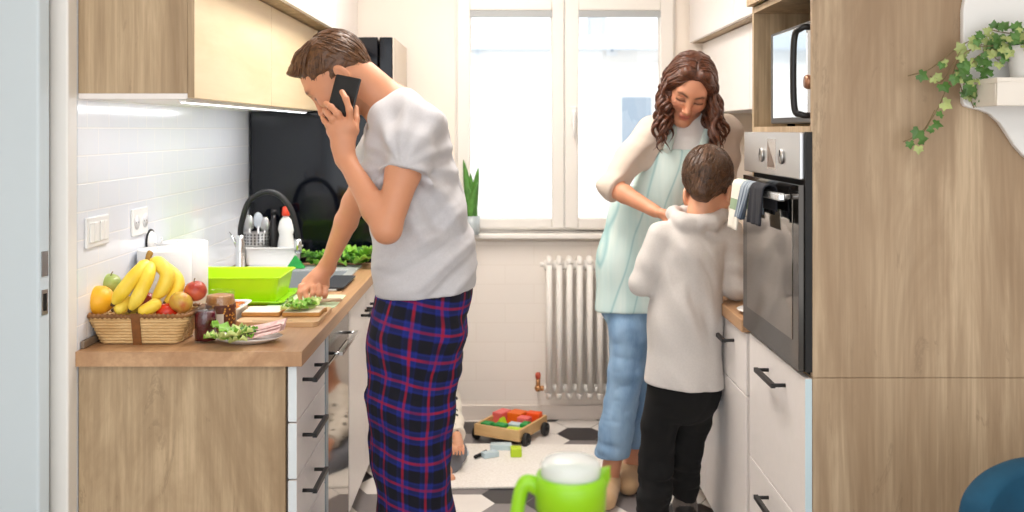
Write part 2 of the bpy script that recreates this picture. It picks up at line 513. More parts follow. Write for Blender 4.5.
# worktop with sink cut-out
SX0, SX1, SY0, SY1 = -1.09, -.655, 3.74, 4.36
wt = MB()
wt.box(XL + .001, -.55, 2.705, SY0, .86, .90); wt.box(XL + .001, -.55, SY1, 4.515, .86, .90)
wt.box(XL + .001, SX0, SY0, SY1, .86, .90); wt.box(SX1, -.55, SY0, SY1, .86, .90)
single('worktop', wt, M['worktop'], 'wooden worktop along the tiled left wall', 'worktop', (-.85, 3.6, .86))
single('wall_strip', MB().box(XL + .001, XL + .012, 2.735, 4.51, .9005, .922), mat('shaded_upstand', (128, 112, 96), .5), 'narrow upstand strip where left worktop meets tiles', 'strip', (XL, 3.6, .9005), bevel=.003)  # strip colour darkened to carry the shade along the foot of the tiles
# sink
sk = thing('sink', 'grey inset sink with pale rim in the left worktop', 'sink', (-.87, 4.05, .9))
rim = MB(); e = .028
rim.box(SX0 - e, SX0 + .006, SY0 - e, SY1 + e, .9005, .908); rim.box(SX1 - .006, SX1 + e, SY0 - e, SY1 + e, .9005, .908)
rim.box(SX0 + .006, SX1 - .006, SY0 - e, SY0 + .006, .9005, .908); rim.box(SX0 + .006, SX1 - .006, SY1 - .12, SY1 + e, .9005, .908)
obj('rim', rim, mat('pale_steel_rim', (224, 226, 230), .35, .5), sk, w=True, bevel=.002)
bs = MB()
x0, x1, y0, y1 = SX0 + .004, SX1 - .004, SY0 + .004, SY1 - .118
v = [(x0,y0,.902),(x1,y0,.902),(x1,y1,.902),(x0,y1,.902),(x0+.02,y0+.02,.75),(x1-.02,y0+.02,.75),(x1-.02,y1-.02,.75),(x0+.02,y1-.02,.75)]
bs.add(v, [(4,5,6,7),(0,1,5,4),(1,2,6,5),(2,3,7,6),(3,0,4,7)])
obj('basin', bs, mat('grey_basin', (170, 174, 182), .35, .5), sk, w=True, solid=.003)
obj('drain', MB().lathe([(.0, .004), (.03, .004), (.034, 0)], (-.87, 4.0, .752)), M['chrome'], sk, w=True)
dm = MB().box(-.69, -.60, 3.72, 4.02, .9085, .9165)
single('draining_mat', dm, mat('black_mat', (48, 52, 58), .6), 'dark strip mat along the sink edge near his wrist', 'mat', (-.65, 3.87, .9085), bevel=.003)

# wall cabinets, lower tier with birch flaps
XU = -.845
def flap_cab(y0, y1, lab, end):
    c = thing('wall_cabinet', lab, 'cabinet', (XU, y0, 1.585), group='birch wall cabinets')
    b = MB()
    b.box(XL + .002, XU - .0195, y0, y0 + .018, 1.60, 1.948); b.box(XL + .002, XU - .0195, y1 - .018, y1, 1.60, 1.948)
    b.box(XL + .002, XU - .0195, y0 + .018, y1 - .018, 1.93, 1.948); b.box(XL + .002, XL + .012, y0 + .018, y1 - .018, 1.60, 1.93)
    obj('carcass', b, M['oak'], c, w=True)
    obj('bottom_panel', MB().box(XL + .002, XU - .0195, y0, y1, 1.585, 1.5995), M['white'], c, w=True)
    d = obj('flap_door', MB().box(XU - .019, XU, y0 + .0015, y1 - .0015, 1.587, 1.947), M['birch'], c, w=True, bevel=.0015)
    obj('edge_band', MB().box(XU - .0185, XU - .0008, y0 - .0002, y0 + .0014, 1.588, 1.946), M['oak'], d, w=True)
    return c
flap_cab(2.722, 3.62, 'birch-fronted wall cabinet with oak end, nearest on the left wall', True)
flap_cab(3.621, 4.519, 'birch-fronted wall cabinet beside the black fridge', False)
def top_cab(x_front, x_wall, y0, y1, lab):
    s = 1 if x_front > x_wall else -1
    c = thing('top_cabinet', lab, 'cabinet', (x_front, y0, 1.95))
    lo, hi = sorted((x_wall + s*.002, x_front - s*.0195))
    obj('carcass', MB().box(lo, hi, y0, y1, 1.968, CEIL - .012), M['white'], c, w=True)
    obj('bottom_panel', MB().box(*sorted((x_wall + s*.002, x_front - s*.0195)), y0, y1, 1.9505, 1.9675), M['oak'], c, w=True)
    obj('flap_door', MB().box(*sorted((x_front - s*.019, x_front)), y0 + .0015, y1 - .0015, 1.952, CEIL - .014), M['white'], c, w=True, bevel=.0015)
top_cab(-.766, XL, 2.722, 3.62, 'white top cabinet above the nearest birch wall cabinet')
top_cab(-.766, XL, 3.621, 4.519, 'white top cabinet above the birch cabinet by the fridge')
top_cab(-.766, XL, 4.520, 5.19, 'white top cabinet above the black fridge')
ls = thing('led_strip', 'thin lit strip lamp under the birch wall cabinets', 'lamp', (-.95, 3.55, 1.57))
obj('profile', MB().box(-.900, -.880, 2.76, 4.45, 1.577, 1.5845), M['white_plastic'], ls, w=True)
em = NT('led_diffuser'); em.col((1, 1, 1)); em.b.inputs['Emission Color'].default_value = (.95, .97, 1, 1); em.b.inputs['Emission Strength'].default_value = 4
obj('diffuser', MB().box(-.897, -.883, 2.77, 4.44, 1.5745, 1.5769), em.m, ls, w=True)

# fridge
fg = thing('fridge', 'tall black fridge with silver door at the end of the left run', 'fridge', (-.83, 4.83, 0))
obj('body', MB().box(-1.15, -.575, 4.522, 5.12, .03, 1.92), M['black_gloss'], fg, w=True, bevel=.004)
obj('door', MB().box(-.568, -.508, 4.522, 5.12, .72, 1.92), [M['black_gloss']], fg, w=True, bevel=.004)
ff = obj('door_front', MB().box(-.508, -.503, 4.524, 5.118, .722, 1.918), mat('silver_front', (205, 192, 176), .35, .55), fg, w=True)
obj('freezer_door', MB().box(-.568, -.504, 4.522, 5.12, .06, .71), mat('silver_front', (205, 192, 176), .35, .55), fg, w=True, bevel=.004)
obj('handle', MB().box(-.503, -.49, 4.60, 4.62, 1.40, 1.62), M['steel'], fg, w=True, bevel=.003)
for x in (-1.1, -.6):
    for y in (4.57, 5.07): obj('foot', MB().lathe([(.02, 0), (.02, .03)], (x, y, 0), 12), M['dark'], fg, w=True)

# socket plates
def socket(py, z, wy, n, kind, lab):
    s = thing('wall_socket', lab, 'socket', (XL, py, z))
    obj('plate', MB().box(0, .009, -wy/2, wy/2, -.043, .043), M['white_plastic'], s, bevel=.004)
    for k in range(n):
        cy = (k - (n-1)/2) * .071
        if kind == 'switch':
            for q in (-1, 1):
                obj('rocker', MB().box(.009, .013, cy + q*.0145 - .0135, cy + q*.0145 + .0135, -.028, .028), M['white_plastic'], s, bevel=.002)
        else:
            f = MB(); f.lathe([(.022, .0012), (.022, .0), (.019, -.004), (0, -.004)], (.010, cy, 0), 20, Matrix.Rotation(PI/2, 3, 'Y'))
            f2 = obj('socket_face', f, mat('socket_face_white', (222, 222, 224), .4), s)
            ho = MB()
            for q in (-1, 1): ho.lathe([(.0024, .0), (.0024, .002)], (.0095, cy + q*.0095, 0), 8, Matrix.Rotation(PI/2, 3, 'Y'))
            obj('socket_hole', ho, M['dark'], f2)
socket(2.84, 1.213, .155, 2, 'switch', 'white double switch plate on the tiles above the orange')
socket(3.17, 1.21, .13, 2, 'socket', 'white double socket on the tiles above the paper towel')
# ---------------------------------------------------------------- right run of units
XO = .762          # front plane of the right fronts
XC = .781          # carcass front
tw = thing('tall_oven_cabinet', 'tall oak cabinet housing the oven and microwave', 'cabinet', (XC, 2.54, 0))
obj('upper_side_panel', MB().box(XC, XR, 2.54, 2.559, .8705, CEIL - .01), M['oak_tall'], tw, w=True, bevel=.0015)
obj('lower_side_panel', MB().box(XC, XR, 2.54, 2.559, 0, .8695), M['oak_tall'], tw, w=True, bevel=.0015)
obj('far_side_panel', MB().box(XC, XR - .002, 3.14, 3.158, 0, CEIL - .01), M['oak'], tw, w=True)
n = MB()
n.box(XC, XR - .002, 2.56, 3.139, 1.492, 1.51); n.box(XC, XR - .002, 2.56, 3.139, 1.866, 1.884)
n.box(XR - .02, XR - .002, 2.56, 3.139, 1.51, 1.866)
obj('niche_frame', n, M['oak'], tw, w=True)
obj('oven_shelf', MB().box(XC, XR - .002, 2.56, 3.139, .858, .87), M['oak'], tw, w=True)
obj('plinth', MB().box(.83, .845, 2.56, 3.139, 0, .095), mat('oak_plinth', (190, 160, 124), .5), tw, w=True)
for (zb, zt, zh, ya, yb) in ((.490, .868, .806, 2.71, 2.90), (.10, .486, .437, 2.71, 2.90)):
    d = obj('drawer', MB().box(XO, XC - .001, 2.541, 3.118, zb, zt), M['white'], tw, w=True, bevel=.002)
    obj('drawer_edge', MB().box(XO + .0008, XC - .0015, 2.5395, 2.5412, zb + .001, zt - .001), mat('pale_blue_edge', (200, 222, 230), .4), d, w=True)
    obj('handle', bar_handle(ya, yb, zh, XO, -1), M['black_metal'], d, w=True)
obj('top_door', MB().box(XO, XC - .001, 2.541, 3.157, 1.888, CEIL - .012), M['oak'], tw, w=True, bevel=.002)
# oven
ov = thing('oven', 'built-in oven with steel control panel and mirror glass door', 'oven', (XC, 2.85, .87))
obj('body', MB().box(XC - .001, 1.33, 2.565, 3.135, .872, 1.488), M['dark'], ov, w=True)
cp = obj('control_panel', MB().box(.752, .780, 2.553, 3.145, 1.372, 1.494), M['steel'], ov, w=True, bevel=.003)
RY = Matrix.Rotation(-PI/2, 3, 'Y')
for y in (2.715, 2.925):
    k = MB(); k.lathe([(.021, 0), (.021, .005), (.020, .006), (.0, .006)], (.752, y, 1.428), 24, RY)
    k2 = MB(); k2.box(.7445, .746, y - .002, y + .002, 1.428, 1.446)
    kk = obj('knob', k, M['steel'], cp, w=True)
    obj('pointer', k2, M['dark'], kk, w=True)
di = MB(); di.box(.7505, .752, 2.775, 2.865, 1.39, 1.475, 0)
di.add([(.7503, 2.86, 1.395), (.7503, 2.78, 1.395), (.7503, 2.86, 1.47)], [(0, 1, 2)], 1)
obj('display', di, [mat('display_grey', (180, 172, 164), .25, .6), mat('display_brown', (96, 70, 52), .3)], cp, w=True)
dm = MB(); dm.box(.748, .780, 2.548, 3.14, .884, 1.36, 0); dm.box(.7465, .748, 2.60, 3.085, .955, 1.32, 1)
obj('glass_door', dm, [mat('oven_dark_glass', (70, 66, 62), .1, .85), mat('oven_inner_glass', (132, 124, 116), .05, 1.0)], ov, w=True, bevel=.002)
obj('side_edge', MB().box(.763, .7805, 2.540, 2.547, .884, 1.495), mat('black_oven_edge', (9, 9, 10), .6), ov, w=True)
h = MB()
for y in (2.62, 3.06): h.tube([(.748, y, 1.325), (.715, y, 1.325)], .007, 8)
h.box(.704, .722, 2.575, 3.11, 1.316, 1.336)
obj('handle', h, mat('satin_steel', (214, 214, 214), .25, .9), ov, w=True, bevel=.004)
# microwave
mw = thing('microwave', 'silver mirror-front microwave standing in the oak niche', 'microwave', (.95, 2.79, 1.51))
obj('body', MB().box(.815, 1.2, 2.572, 3.005, 1.518, 1.788), mat('black_microwave_case', (30, 28, 27), .4), mw, w=True, bevel=.006)
obj('front_frame', MB().box(.800, .8145, 2.572, 3.010, 1.518, 1.788), mat('dark_frame', (45, 42, 40), .35), mw, w=True, bevel=.004)
obj('glass_door', MB().box(.793, .7995, 2.63, 2.960, 1.533, 1.778), mat('mirror_glass', (214, 220, 224), .07, 1.0), mw, w=True, bevel=.002)
obj('control_strip', MB().box(.793, .7995, 2.575, 2.626, 1.533, 1.778), mat('satin_panel', (190, 186, 182), .3, .8), mw, w=True, bevel=.002)
kn = MB(); kn.lathe([(.019, 0), (.019, .008), (.016, .014), (0, .014)], (.793, 2.598, 1.625), 20, RY)
obj('dial', kn, mat('copper_dial', (176, 130, 104), .3, .8), mw, w=True)
hp = spline([(.793, 2.600, 1.768), (.772, 2.603, 1.765), (.758, 2.622, 1.735), (.758, 2.622, 1.565), (.772, 2.603, 1.54), (.793, 2.600, 1.538)], 6)
obj('handle', MB().tube(hp, .0085, 10), M['black_metal'], mw, w=True)
for x in (.85, 1.15):
    for y in (2.61, 2.97): obj('foot', MB().lathe([(.012, 0), (.012, .009)], (x, y, 1.5101), 10), M['dark'], mw, w=True)
# base cabinets beyond
def base_cab(y0, y1, lab):
    c = thing('base_cabinet', lab, 'cabinet', (XO, y0, 0))
    b = MB(); b.box(XC, XR - .002, y0, y0 + .018, .1, .858); b.box(XC, XR - .002, y1 - .018, y1, .1, .858); b.box(XC, XR - .002, y0 + .018, y1 - .018, .1, .118)
    b.box(XR - .012, XR - .002, y0 + .018, y1 - .018, .118, .858)
    obj('carcass', b, M['white'], c, w=True)
    obj('plinth', MB().box(.83, .845, y0, y1, 0, .098), mat('oak_plinth', (190, 160, 124), .5), c, w=True)
    d = obj('drawer', MB().box(XO, XC - .001, y0 + .002, y1 - .002, .66, .856), M['white'], c, w=True, bevel=.002)
    ym = y0 + .16 if y0 < 3.2 else (y0 + y1)/2 - .06
    obj('handle', bar_handle(ym, ym + .19, .80, XO, -1), M['black_metal'], d, w=True)
    d = obj('door', MB().box(XO, XC - .001, y0 + .002, y1 - .002, .105, .656), M['white'], c, w=True, bevel=.002)
    obj('handle', bar_handle(y0 + .35, y0 + .5, .60, XO, -1), M['black_metal'], d, w=True)
base_cab(3.160, 3.80, 'white base cabinet between the boy and the oven')
base_cab(3.802, 4.48, 'white base cabinet beside the woman')
base_cab(4.482, 5.17, 'white base cabinet in the far right corner')
single('worktop', MB().box(.748, XR - .001, 3.160, 5.18, .86, .90), M['worktop'], 'wooden worktop where the boy leans, beyond the oven', 'worktop', (1.06, 4.1, .86), bevel=.003)
single('splashback', MB().box(XR - .012, XR - .001, 3.16, 5.19, .901, 1.584), mat('pale_grey_splashback', (216, 212, 208), .3), 'pale grey splashback above the right worktop', 'splashback', (XR, 4.1, .901))
# right wall cabinets
def door_cab(y0, y1, lab):
    c = thing('wall_cabinet', lab, 'cabinet', (1.02, y0, 1.585))
    obj('carcass', MB().box(1.041, XR - .002, y0, y1, 1.602, 1.948), M['white'], c, w=True)
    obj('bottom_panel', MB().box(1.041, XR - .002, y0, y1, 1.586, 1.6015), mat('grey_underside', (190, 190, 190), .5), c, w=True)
    obj('flap_door', MB().box(1.021, 1.040, y0 + .0015, y1 - .0015, 1.587, 1.947), M['white'], c, w=True, bevel=.0015)
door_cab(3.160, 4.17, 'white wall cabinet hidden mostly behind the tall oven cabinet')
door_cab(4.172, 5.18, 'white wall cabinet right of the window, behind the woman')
top_cab(.955, XR, 3.160, 4.17, 'white top cabinet beside the microwave niche')
top_cab(.955, XR, 4.172, 5.18, 'white top cabinet in the corner right of the window')
# hob with pot, bowl and plate
hb = thing('hob', 'black glass hob in the right worktop behind the boy', 'hob', (1.05, 4.35, .9))
obj('glass', MB().box(.80, 1.31, 4.08, 4.62, .9005, .907), M['black_gloss'], hb, w=True, bevel=.002)
for (x, y) in ((.93, 4.2), (1.18, 4.2), (.93, 4.5), (1.18, 4.5)):
    obj('burner', MB().lathe([(.085, 0), (.085, .0012), (.0, .0012)], (x, y, .9071), 28), mat('dark_burner', (40, 38, 38), .3), hb, w=True)
pt = thing('cooking_pot', 'dark cooking pot on the hob between boy and oven', 'pot', (1.05, 4.36, .9085))
obj('bowl', MB().lathe([(.0, 0), (.095, 0), (.105, .01), (.108, .12), (.111, .123), (.104, .123), (.10, .012), (0, .01)], (0, 0, 0), 32), mat('dark_pot', (44, 44, 48), .35, .3), pt)
obj('rim', MB().lathe([(.1085, .121), (.113, .124), (.1085, .128), (.104, .124)], (0, 0, 0), 32), M['steel'], pt)
for s in (-1, 1):
    obj('handle', MB().tube(spline([(s*.108, -.035, .095), (s*.14, -.02, .10), (s*.14, .02, .10), (s*.108, .035, .095)], 5), .007, 8), M['black_rubber'], pt)
bw = MB().lathe([(0, 0), (.03, 0), (.032, .006), (.062, .045), (.066, .055), (.062, .055), (.03, .012), (0, .009)], (0, 0, 0), 28)
bo = obj('bowl', bw, mat('white_ceramic', (238, 236, 232), .2)); bo.location = (.945, 3.92, .9005)
tag(bo, 'white bowl on the right worktop in front of the hob', 'bowl')
pl = MB().lathe([(0, 0), (.045, 0), (.085, .012), (.086, .015), (.045, .005), (0, .004)], (0, 0, 0), 32)
po = obj('plate', pl, mat('white_ceramic', (238, 236, 232), .2)); po.location = (.845, 3.265, .9005)
tag(po, 'white plate at the right worktop edge beside the oven', 'plate')

# tea towels on the oven handle
def towel(y0, y1, x0, drop_f, drop_b, m, lab, amp, ph, flare=0):
    def fn(u, v):
        y = y0 + (y1 - y0)*u
        L1, L2 = drop_b, drop_f
        s = v*(L1 + L2 + .03)
        if s < L1: x, z = .731, 1.340 - (L1 - s)
        elif s < L1 + .03:
            a = (s - L1)/.03*PI; x, z = .713 + .018*math.cos(a), 1.340 + .012*math.sin(a)
        else: x, z = .695 - flare*((s - L1 - .03)/L2), 1.340 - (s - L1 - .03)
        fr_ = max(0, (s - L1 - .03))/max(L2, .01)
        if s > L1 + .03: x += -abs(amp*(math.sin(u*9 + ph) + .4*math.sin(u*21 + ph)))*(.3 + fr_)
        return (x, y + .012*fr_*math.sin(u*7 + ph), z)
    single('tea_towel', MB().grid(fn, 26, 30), m, lab, 'towel', ((x0), (y0 + y1)/2, 1.34), solid=.004)
tt = NT('striped_towel')
sep = tt.n('ShaderNodeSeparateXYZ'); tt.l(tt.coord(), sep.inputs[0])
sx = tt.ramp(tt.math('FRACT', tt.math('MULTIPLY', tt.math('ADD', sep.outputs[2], .30), 11.0)), [(.0, lin((236, 230, 218))), (.42, lin((236, 230, 218))), (.44, lin((150, 172, 140))), (.78, lin((150, 172, 140))), (.80, lin((236, 230, 218)))])
sx.node.color_ramp.interpolation = 'CONSTANT'
tt.col(sx); tt.set(Roughness=.9); tt.bump(tt.noise(tt.coord(), 300, 2), .3, .002)
towel(2.935, 3.045, .71, .135, .10, tt.m, 'striped green and white tea towel over the oven handle', .003, .3, .012)
td = NT('blue_towel')
v = td.noise(td.coord(scale=(1, 14, 1)), 4, 2)
td.col(td.ramp(v, [(.35, lin((70, 84, 104))), (.5, lin((176, 188, 198))), (.65, lin((96, 110, 130)))])); td.set(Roughness=.9)
towel(2.83, 2.93, .71, .095, .08, td.m, 'blue-grey tea towel bunched over the oven handle', .008, 1.3, .012)
towel(2.69, 2.825, .71, .10, .06, mat('dark_cloth', (36, 38, 46), .9), 'dark cloth over the near half of the oven handle', .004, 2.3, .004)

# ---------------------------------------------------------------- radiator
rd = thing('radiator', 'white column radiator under the window', 'radiator', (.45, 5.10, 0))
for k in range(10):
    x = P(549, 0, 5.08).x + k*.0515
    c = MB()
    for y in (5.06, 5.125):
        c.tube([(x, y, .17), (x, y, .82)], .0155, 12)
    c.tube(spline([(x, 5.06, .82), (x, 5.065, .838), (x, 5.0925, .846), (x, 5.12, .838), (x, 5.125, .82)], 4), .0155, 12)
    c.tube(spline([(x, 5.06, .17), (x, 5.065, .152), (x, 5.0925, .145), (x, 5.12, .152), (x, 5.125, .17)], 4), .0155, 12)
    c.tube([(x - .0255, 5.0925, .812), (x + .0255, 5.0925, .812)], .026, 12); c.tube([(x - .0255, 5.0925, .185), (x + .0255, 5.0925, .185)], .021, 12)
    obj('column', c, M['white_paint'], rd, w=True)
v = MB(); x = P(549, 0, 5.08).x
v.tube([(x - .02, 5.0925, .185), (x - .05, 5.0925, .185)], .013, 10); v.sphere((x - .055, 5.0925, .185), .018)
v.tube([(x - .055, 5.0925, .185), (x - .055, 5.0925, .235)], .011, 10)
obj('valve', v, mat('brass_valve', (190, 140, 96), .35, .8), rd, w=True)
obj('valve_cap', MB().lathe([(.013, 0), (.015, .02), (.010, .03)], (x - .055, 5.0925, .235), 14), mat('red_cap', (196, 90, 70), .5), rd, w=True)
obj('pipe', MB().tube([(x - .055, 5.0925, .185), (x - .055, 5.15, .185), (x - .055, 5.185, .185)], .009, 10), M['white_paint'], rd, w=True)
obj('bleed_plug', MB().tube([(x - .02, 5.0925, .815), (x - .045, 5.0925, .815)], .012, 8), M['white_paint'], rd, w=True)
for xx in (x + .1, x + .4):
    for z in (.2, .78): obj('bracket', MB().box(xx, xx + .02, 5.13, 5.187, z, z + .02), M['white_paint'], rd, w=True)

# ---------------------------------------------------------------- plants
M['leaf'] = mat('ivy_leaf', (78, 118, 54), .45, var=.35, vs=25)
M['leaf_pale'] = mat('pale_ivy_leaf', (168, 182, 112), .45, var=.25, vs=25)
M['stem'] = mat('brown_stem', (128, 112, 76), .7)
sn = thing('snake_plant', 'small snake plant in a glass pot on the window sill', 'plant', (P(471.5, 0, 5.1).x, 5.10, .968))
pg = MB().lathe([(.0, 0), (.036, 0), (.040, .004), (.043, .095), (.040, .095), (.037, .006), (0, .006)], (0, 0, 0), 28)
obj('pot', pg, mat('grey_glass_pot', (176, 186, 190), .15, .0, Alpha=1.0), sn)
obj('soil', MB().lathe([(0, .075), (.0385, .075), (.0385, .06), (0, .06)], (0, 0, 0), 20), mat('dark_soil', (70, 58, 46), .9), sn)
rn = random.Random(3)
for k, (dx, dy, hgt, lx) in enumerate([(-.012, 0, .31, -.03), (.010, -.008, .27, .025), (0, .012, .24, -.005), (-.006, -.012, .20, .04), (.014, .01, .17, -.03)]):
    def leaf(u, vv, dx=dx, dy=dy, hgt=hgt, lx=lx):
        w = .019*(math.sin(PI*min(1, .18 + .82*vv))**.7 if vv < .98 else .02)*(1.0 if vv > .1 else .8)
        a = (u - .5)*2
        return (dx + lx*vv*vv + a*w, dy + .006*(a*a) + .01*math.sin(k + vv*2), .07 + hgt*vv)
    obj('leaf', MB().grid(leaf, 4, 12), mat('snake_leaf', (84, 140, 58), .4, var=.25, vs=40), sn, solid=.003)

# white wall shelf with ivy on the tall panel
sh = thing('wall_shelf', 'white scalloped wall shelf on the oak panel', 'shelf', (1.28, 2.54, 1.2))
def S(px, py): p = P(px, py, 2.52); return (p.x, p.z)
cx = P(1055, 0, 2.52).x
left = [S(963, 10), S(963, 102), S(965, 106), S(970, 108), S(980, 110), S(990, 114), S(1000, 123), S(1008, 135), S(1015, 146), S(1024, 156), S(1034, 162), S(1045, 165)]
top = [S(963, 10), S(966, -6), S(975, -16), S(990, -22), S(1010, -30), S(1030, -45), S(1055, -60)]
half = list(reversed(top))[:-1] + left
right = [(2*cx - x, z) for (x, z) in reversed(half)][:-1]
poly = half + right
obj('back_board', MB().prism(poly, 'y', 2.519, 2.5395), mat('white_shelf_board', (238, 238, 236), .45), sh, w=True, bevel=.004)
a, b = P(985, 0, 2.45).x, 2*cx - P(985, 0, 2.45).x
zt = P(0, 78, 2.42).z
bx = MB(); bx.box(a, b, 2.39, 2.518, zt - .012, zt); bx.box(a, b, 2.39, 2.40, zt - .068, zt - .012); bx.box(a, a + .01, 2.40, 2.518, zt - .068, zt - .012); bx.box(b - .01, b, 2.40, 2.518, zt - .068, zt - .012)
obj('shelf_box', bx, mat('cream_shelf_box', (238, 232, 222), .5), sh, w=True, bevel=.002)
iv = thing('potted_ivy', 'trailing ivy in a white pot on the wall shelf', 'plant', (1.295, 2.455, zt))
iv_pot = (1.295, 2.455, zt)
obj('pot', MB().lathe([(0, 0), (.046, 0), (.048, .003), (.058, .068), (.062, .07), (.062, .080), (.056, .080), (.053, .068), (.044, .006), (0, .006)], iv_pot, 28), mat('white_pot', (236, 236, 234), .4), iv, w=True)
obj('soil', MB().lathe([(0, .070), (.0535, .070), (.0535, .055), (0, .055)], iv_pot, 20), mat('dark_soil', (70, 58, 46), .9), iv, w=True)
def ivy_leaf(mb, c, R, s, mi):
    out = [(0, -.08), (.32, -.32), (.60, -.10), (.48, .10), (.66, .42), (.34, .46), (0, .95), (-.34, .46), (-.66, .42), (-.48, .10), (-.60, -.10), (-.32, -.32)]
    vs = [c + R @ Vector((x*s, y*s, -.12*s*abs(x) - .1*s*y*y)) for (x, y) in out] + [c + R @ Vector((0, .12*s, .05*s))]
    mb.add(vs, [(i, (i+1) % 12, 12) for i in range(12)], mi, False)
vines = [[(1010, 48), (985, 44), (968, 52), (958, 60), (952, 76), (945, 92), (938, 108), (928, 125), (921, 138), (922, 150)],
         [(1005, 46), (978, 56), (966, 74), (968, 92), (974, 108)], [(1000, 46), (985, 62), (980, 84), (978, 100)],
         [(1015, 40), (990, 36), (972, 40), (958, 48), (942, 60), (928, 70), (908, 76)], [(1020, 36), (1000, 32), (985, 28)],
         [(960, 52), (945, 78), (938, 82), (930, 76)], [(985, 46), (964, 54), (958, 72), (962, 92)], [(990, 50), (970, 66), (964, 84), (966, 100)], [(1024, 36), (1040, 30), (1060, 48)], [(1012, 42), (1000, 60), (990, 52)], [(935, 110), (925, 128), (912, 138), (903, 142)]]
st = MB(); fol = MB()
rn = random.Random(9)
for vi, vn in enumerate(vines):
    n0 = len(vn)
    pts = []
    for i, (x, y) in enumerate(vn):
        d = 2.45 + .055*min(1, i/3) if x > 962 else 2.49
        if vi == 0 and i == 0 or vi > 0 and i == 0: d = 2.455
        pts.append(P(x, y, d))
    pts = [Vector((1.295 + (rn.random()-.5)*.04, 2.455, zt + .072))] + pts if vi not in (5, 10) else pts
    sp = spline(pts, 5)
    st.tube(sp, .0013, 5)
    step = 2 if vi in (1, 2, 4, 6, 7, 8, 9) else 4
    for i in range(4, len(sp), step):
        c = sp[i] + Vector(((rn.random()-.5)*.03, -.004 - rn.random()*.02, (rn.random()-.5)*.03))
        R = Euler((PI/2 + rn.uniform(-.6, .4), rn.uniform(-.5, .5), 0)).to_matrix() @ Matrix.Rotation(rn.uniform(0, 2*PI), 3, 'Z')
        ivy_leaf(fol, c, R, rn.uniform(.016, .028), 1 if rn.random() < .35 else 0)
for i in range(60):
    c = Vector((1.30 + rn.uniform(-.12, .10), 2.44 + rn.uniform(-.05, .04), zt + .078 + rn.uniform(-.01, .05)))
    R = Euler((PI/2 + rn.uniform(-.9, .3), rn.uniform(-.6, .6), 0)).to_matrix() @ Matrix.Rotation(rn.uniform(0, 2*PI), 3, 'Z')
    ivy_leaf(fol, c, R, rn.uniform(.016, .027), 1 if rn.random() < .35 else 0)
obj('stems', st, M['stem'], iv, w=True)
obj('foliage', fol, [M['leaf'], M['leaf_pale']], iv, w=True)

# ---------------------------------------------------------------- foreground: chair, table, jug
ch = thing('dining_chair', 'teal upholstered chair in the bottom right corner', 'chair', (1.11, 1.80, 0))
M['teal'] = mat('teal_velvet', (10, 70, 98), .85, var=.12, vs=20, bump=.1)
def backrest(u, v):
    a = (u - .5)*2.0
    ang = a*1.05
    r = .245
    topz = .722 + .075*(1 - abs(a)**3)
    z = .50 + (topz - .50)*v
    bulge = .02*math.sin(PI*v)
    return ((r + bulge)*math.sin(ang), .22 - .16 + .10 + (r + bulge)*math.cos(ang) - .10 + .05*v, z)
b_ = MB().grid(backrest, 28, 14)
obj('backrest', b_, M['teal'], ch, solid=.06, bevel=0, sub=1)
se = MB().lathe([(0, .40), (.20, .40), (.235, .42), (.24, .46), (.22, .49), (.0, .50)], (0, .05, 0), 36)
obj('seat', se, M['teal'], ch)
for (x, y) in ((-.16, -.1), (.16, -.1), (-.16, .2), (.16, .2)):
    obj('leg', MB().tube([(x, y, .42), (x*1.35, y*1.25 - .01, 0)], [.016, .009], 10), M['oak'], ch)
ch.rotation_euler = (0, 0, math.radians(-18))
tb = thing('dining_table', 'oak dining table below the picture carrying the green jug', 'table', (.1, 1.30, 0))
obj('tabletop', MB().box(-.7, .7, -.42, .42, .71, .74), M['worktop'], tb, bevel=.004)
for (x, y) in ((-.64, -.36), (.64, -.36), (-.64, .36), (.64, .36)):
    obj('leg', MB().tube([(x, y, .709), (x*1.02, y*1.02, 0)], [.028, .018], 12), M['worktop'], tb)
jx = P(574, 0, 1.5).x
jg = thing('jug', 'lime green and clear plastic jug in the foreground', 'jug', (jx - .005, 1.5, .7405))
lime = mat('lime_plastic', (132, 192, 16), .35); M['lime'] = lime
clear = NT('frosted_plastic'); clear.col(lin((236, 240, 240))); clear.set(Roughness=.25, Alpha=.55)
body = MB().lathe([(0, 0), (.050, 0), (.056, .006), (.064, .215), (.061, .215), (.053, .008), (0, .008)], (0, 0, 0), 36)
obj('body', body, clear.m, jg)
ring = MB().lathe([(.0655, .205), (.069, .207), (.071, .250), (.067, .262), (.060, .262), (.060, .205)], (0, 0, 0), 36)
obj('collar', ring, lime, jg)
lid = MB().lathe([(.0595, .25), (.0595, .276), (.054, .284), (.03, .288), (0, .289)], (0, 0, 0), 36)
obj('lid', lid, clear.m, jg)
hd = spline([(-.062, 0, .238), (-.080, 0, .247), (-.094, 0, .242), (-.103, 0, .215), (-.110, 0, .16), (-.108, 0, .09), (-.085, 0, .06), (-.055, 0, .055)], 6)
obj('handle', MB().tube(hd, .014, 12, flat=((0, 1, 0), .9)), lime, jg)
sp_ = MB(); sp_.add([(.055, -.03, .262), (.055, .03, .262), (.078, 0, .276), (.060, -.024, .225), (.060, .024, .225), (.078, 0, .255)], [(0, 2, 1), (0, 3, 5, 2), (1, 2, 5, 4), (3, 4, 5), (0, 1, 4, 3)])
obj('spout', sp_, lime, jg)
jg.scale = (.76, .76, .93)
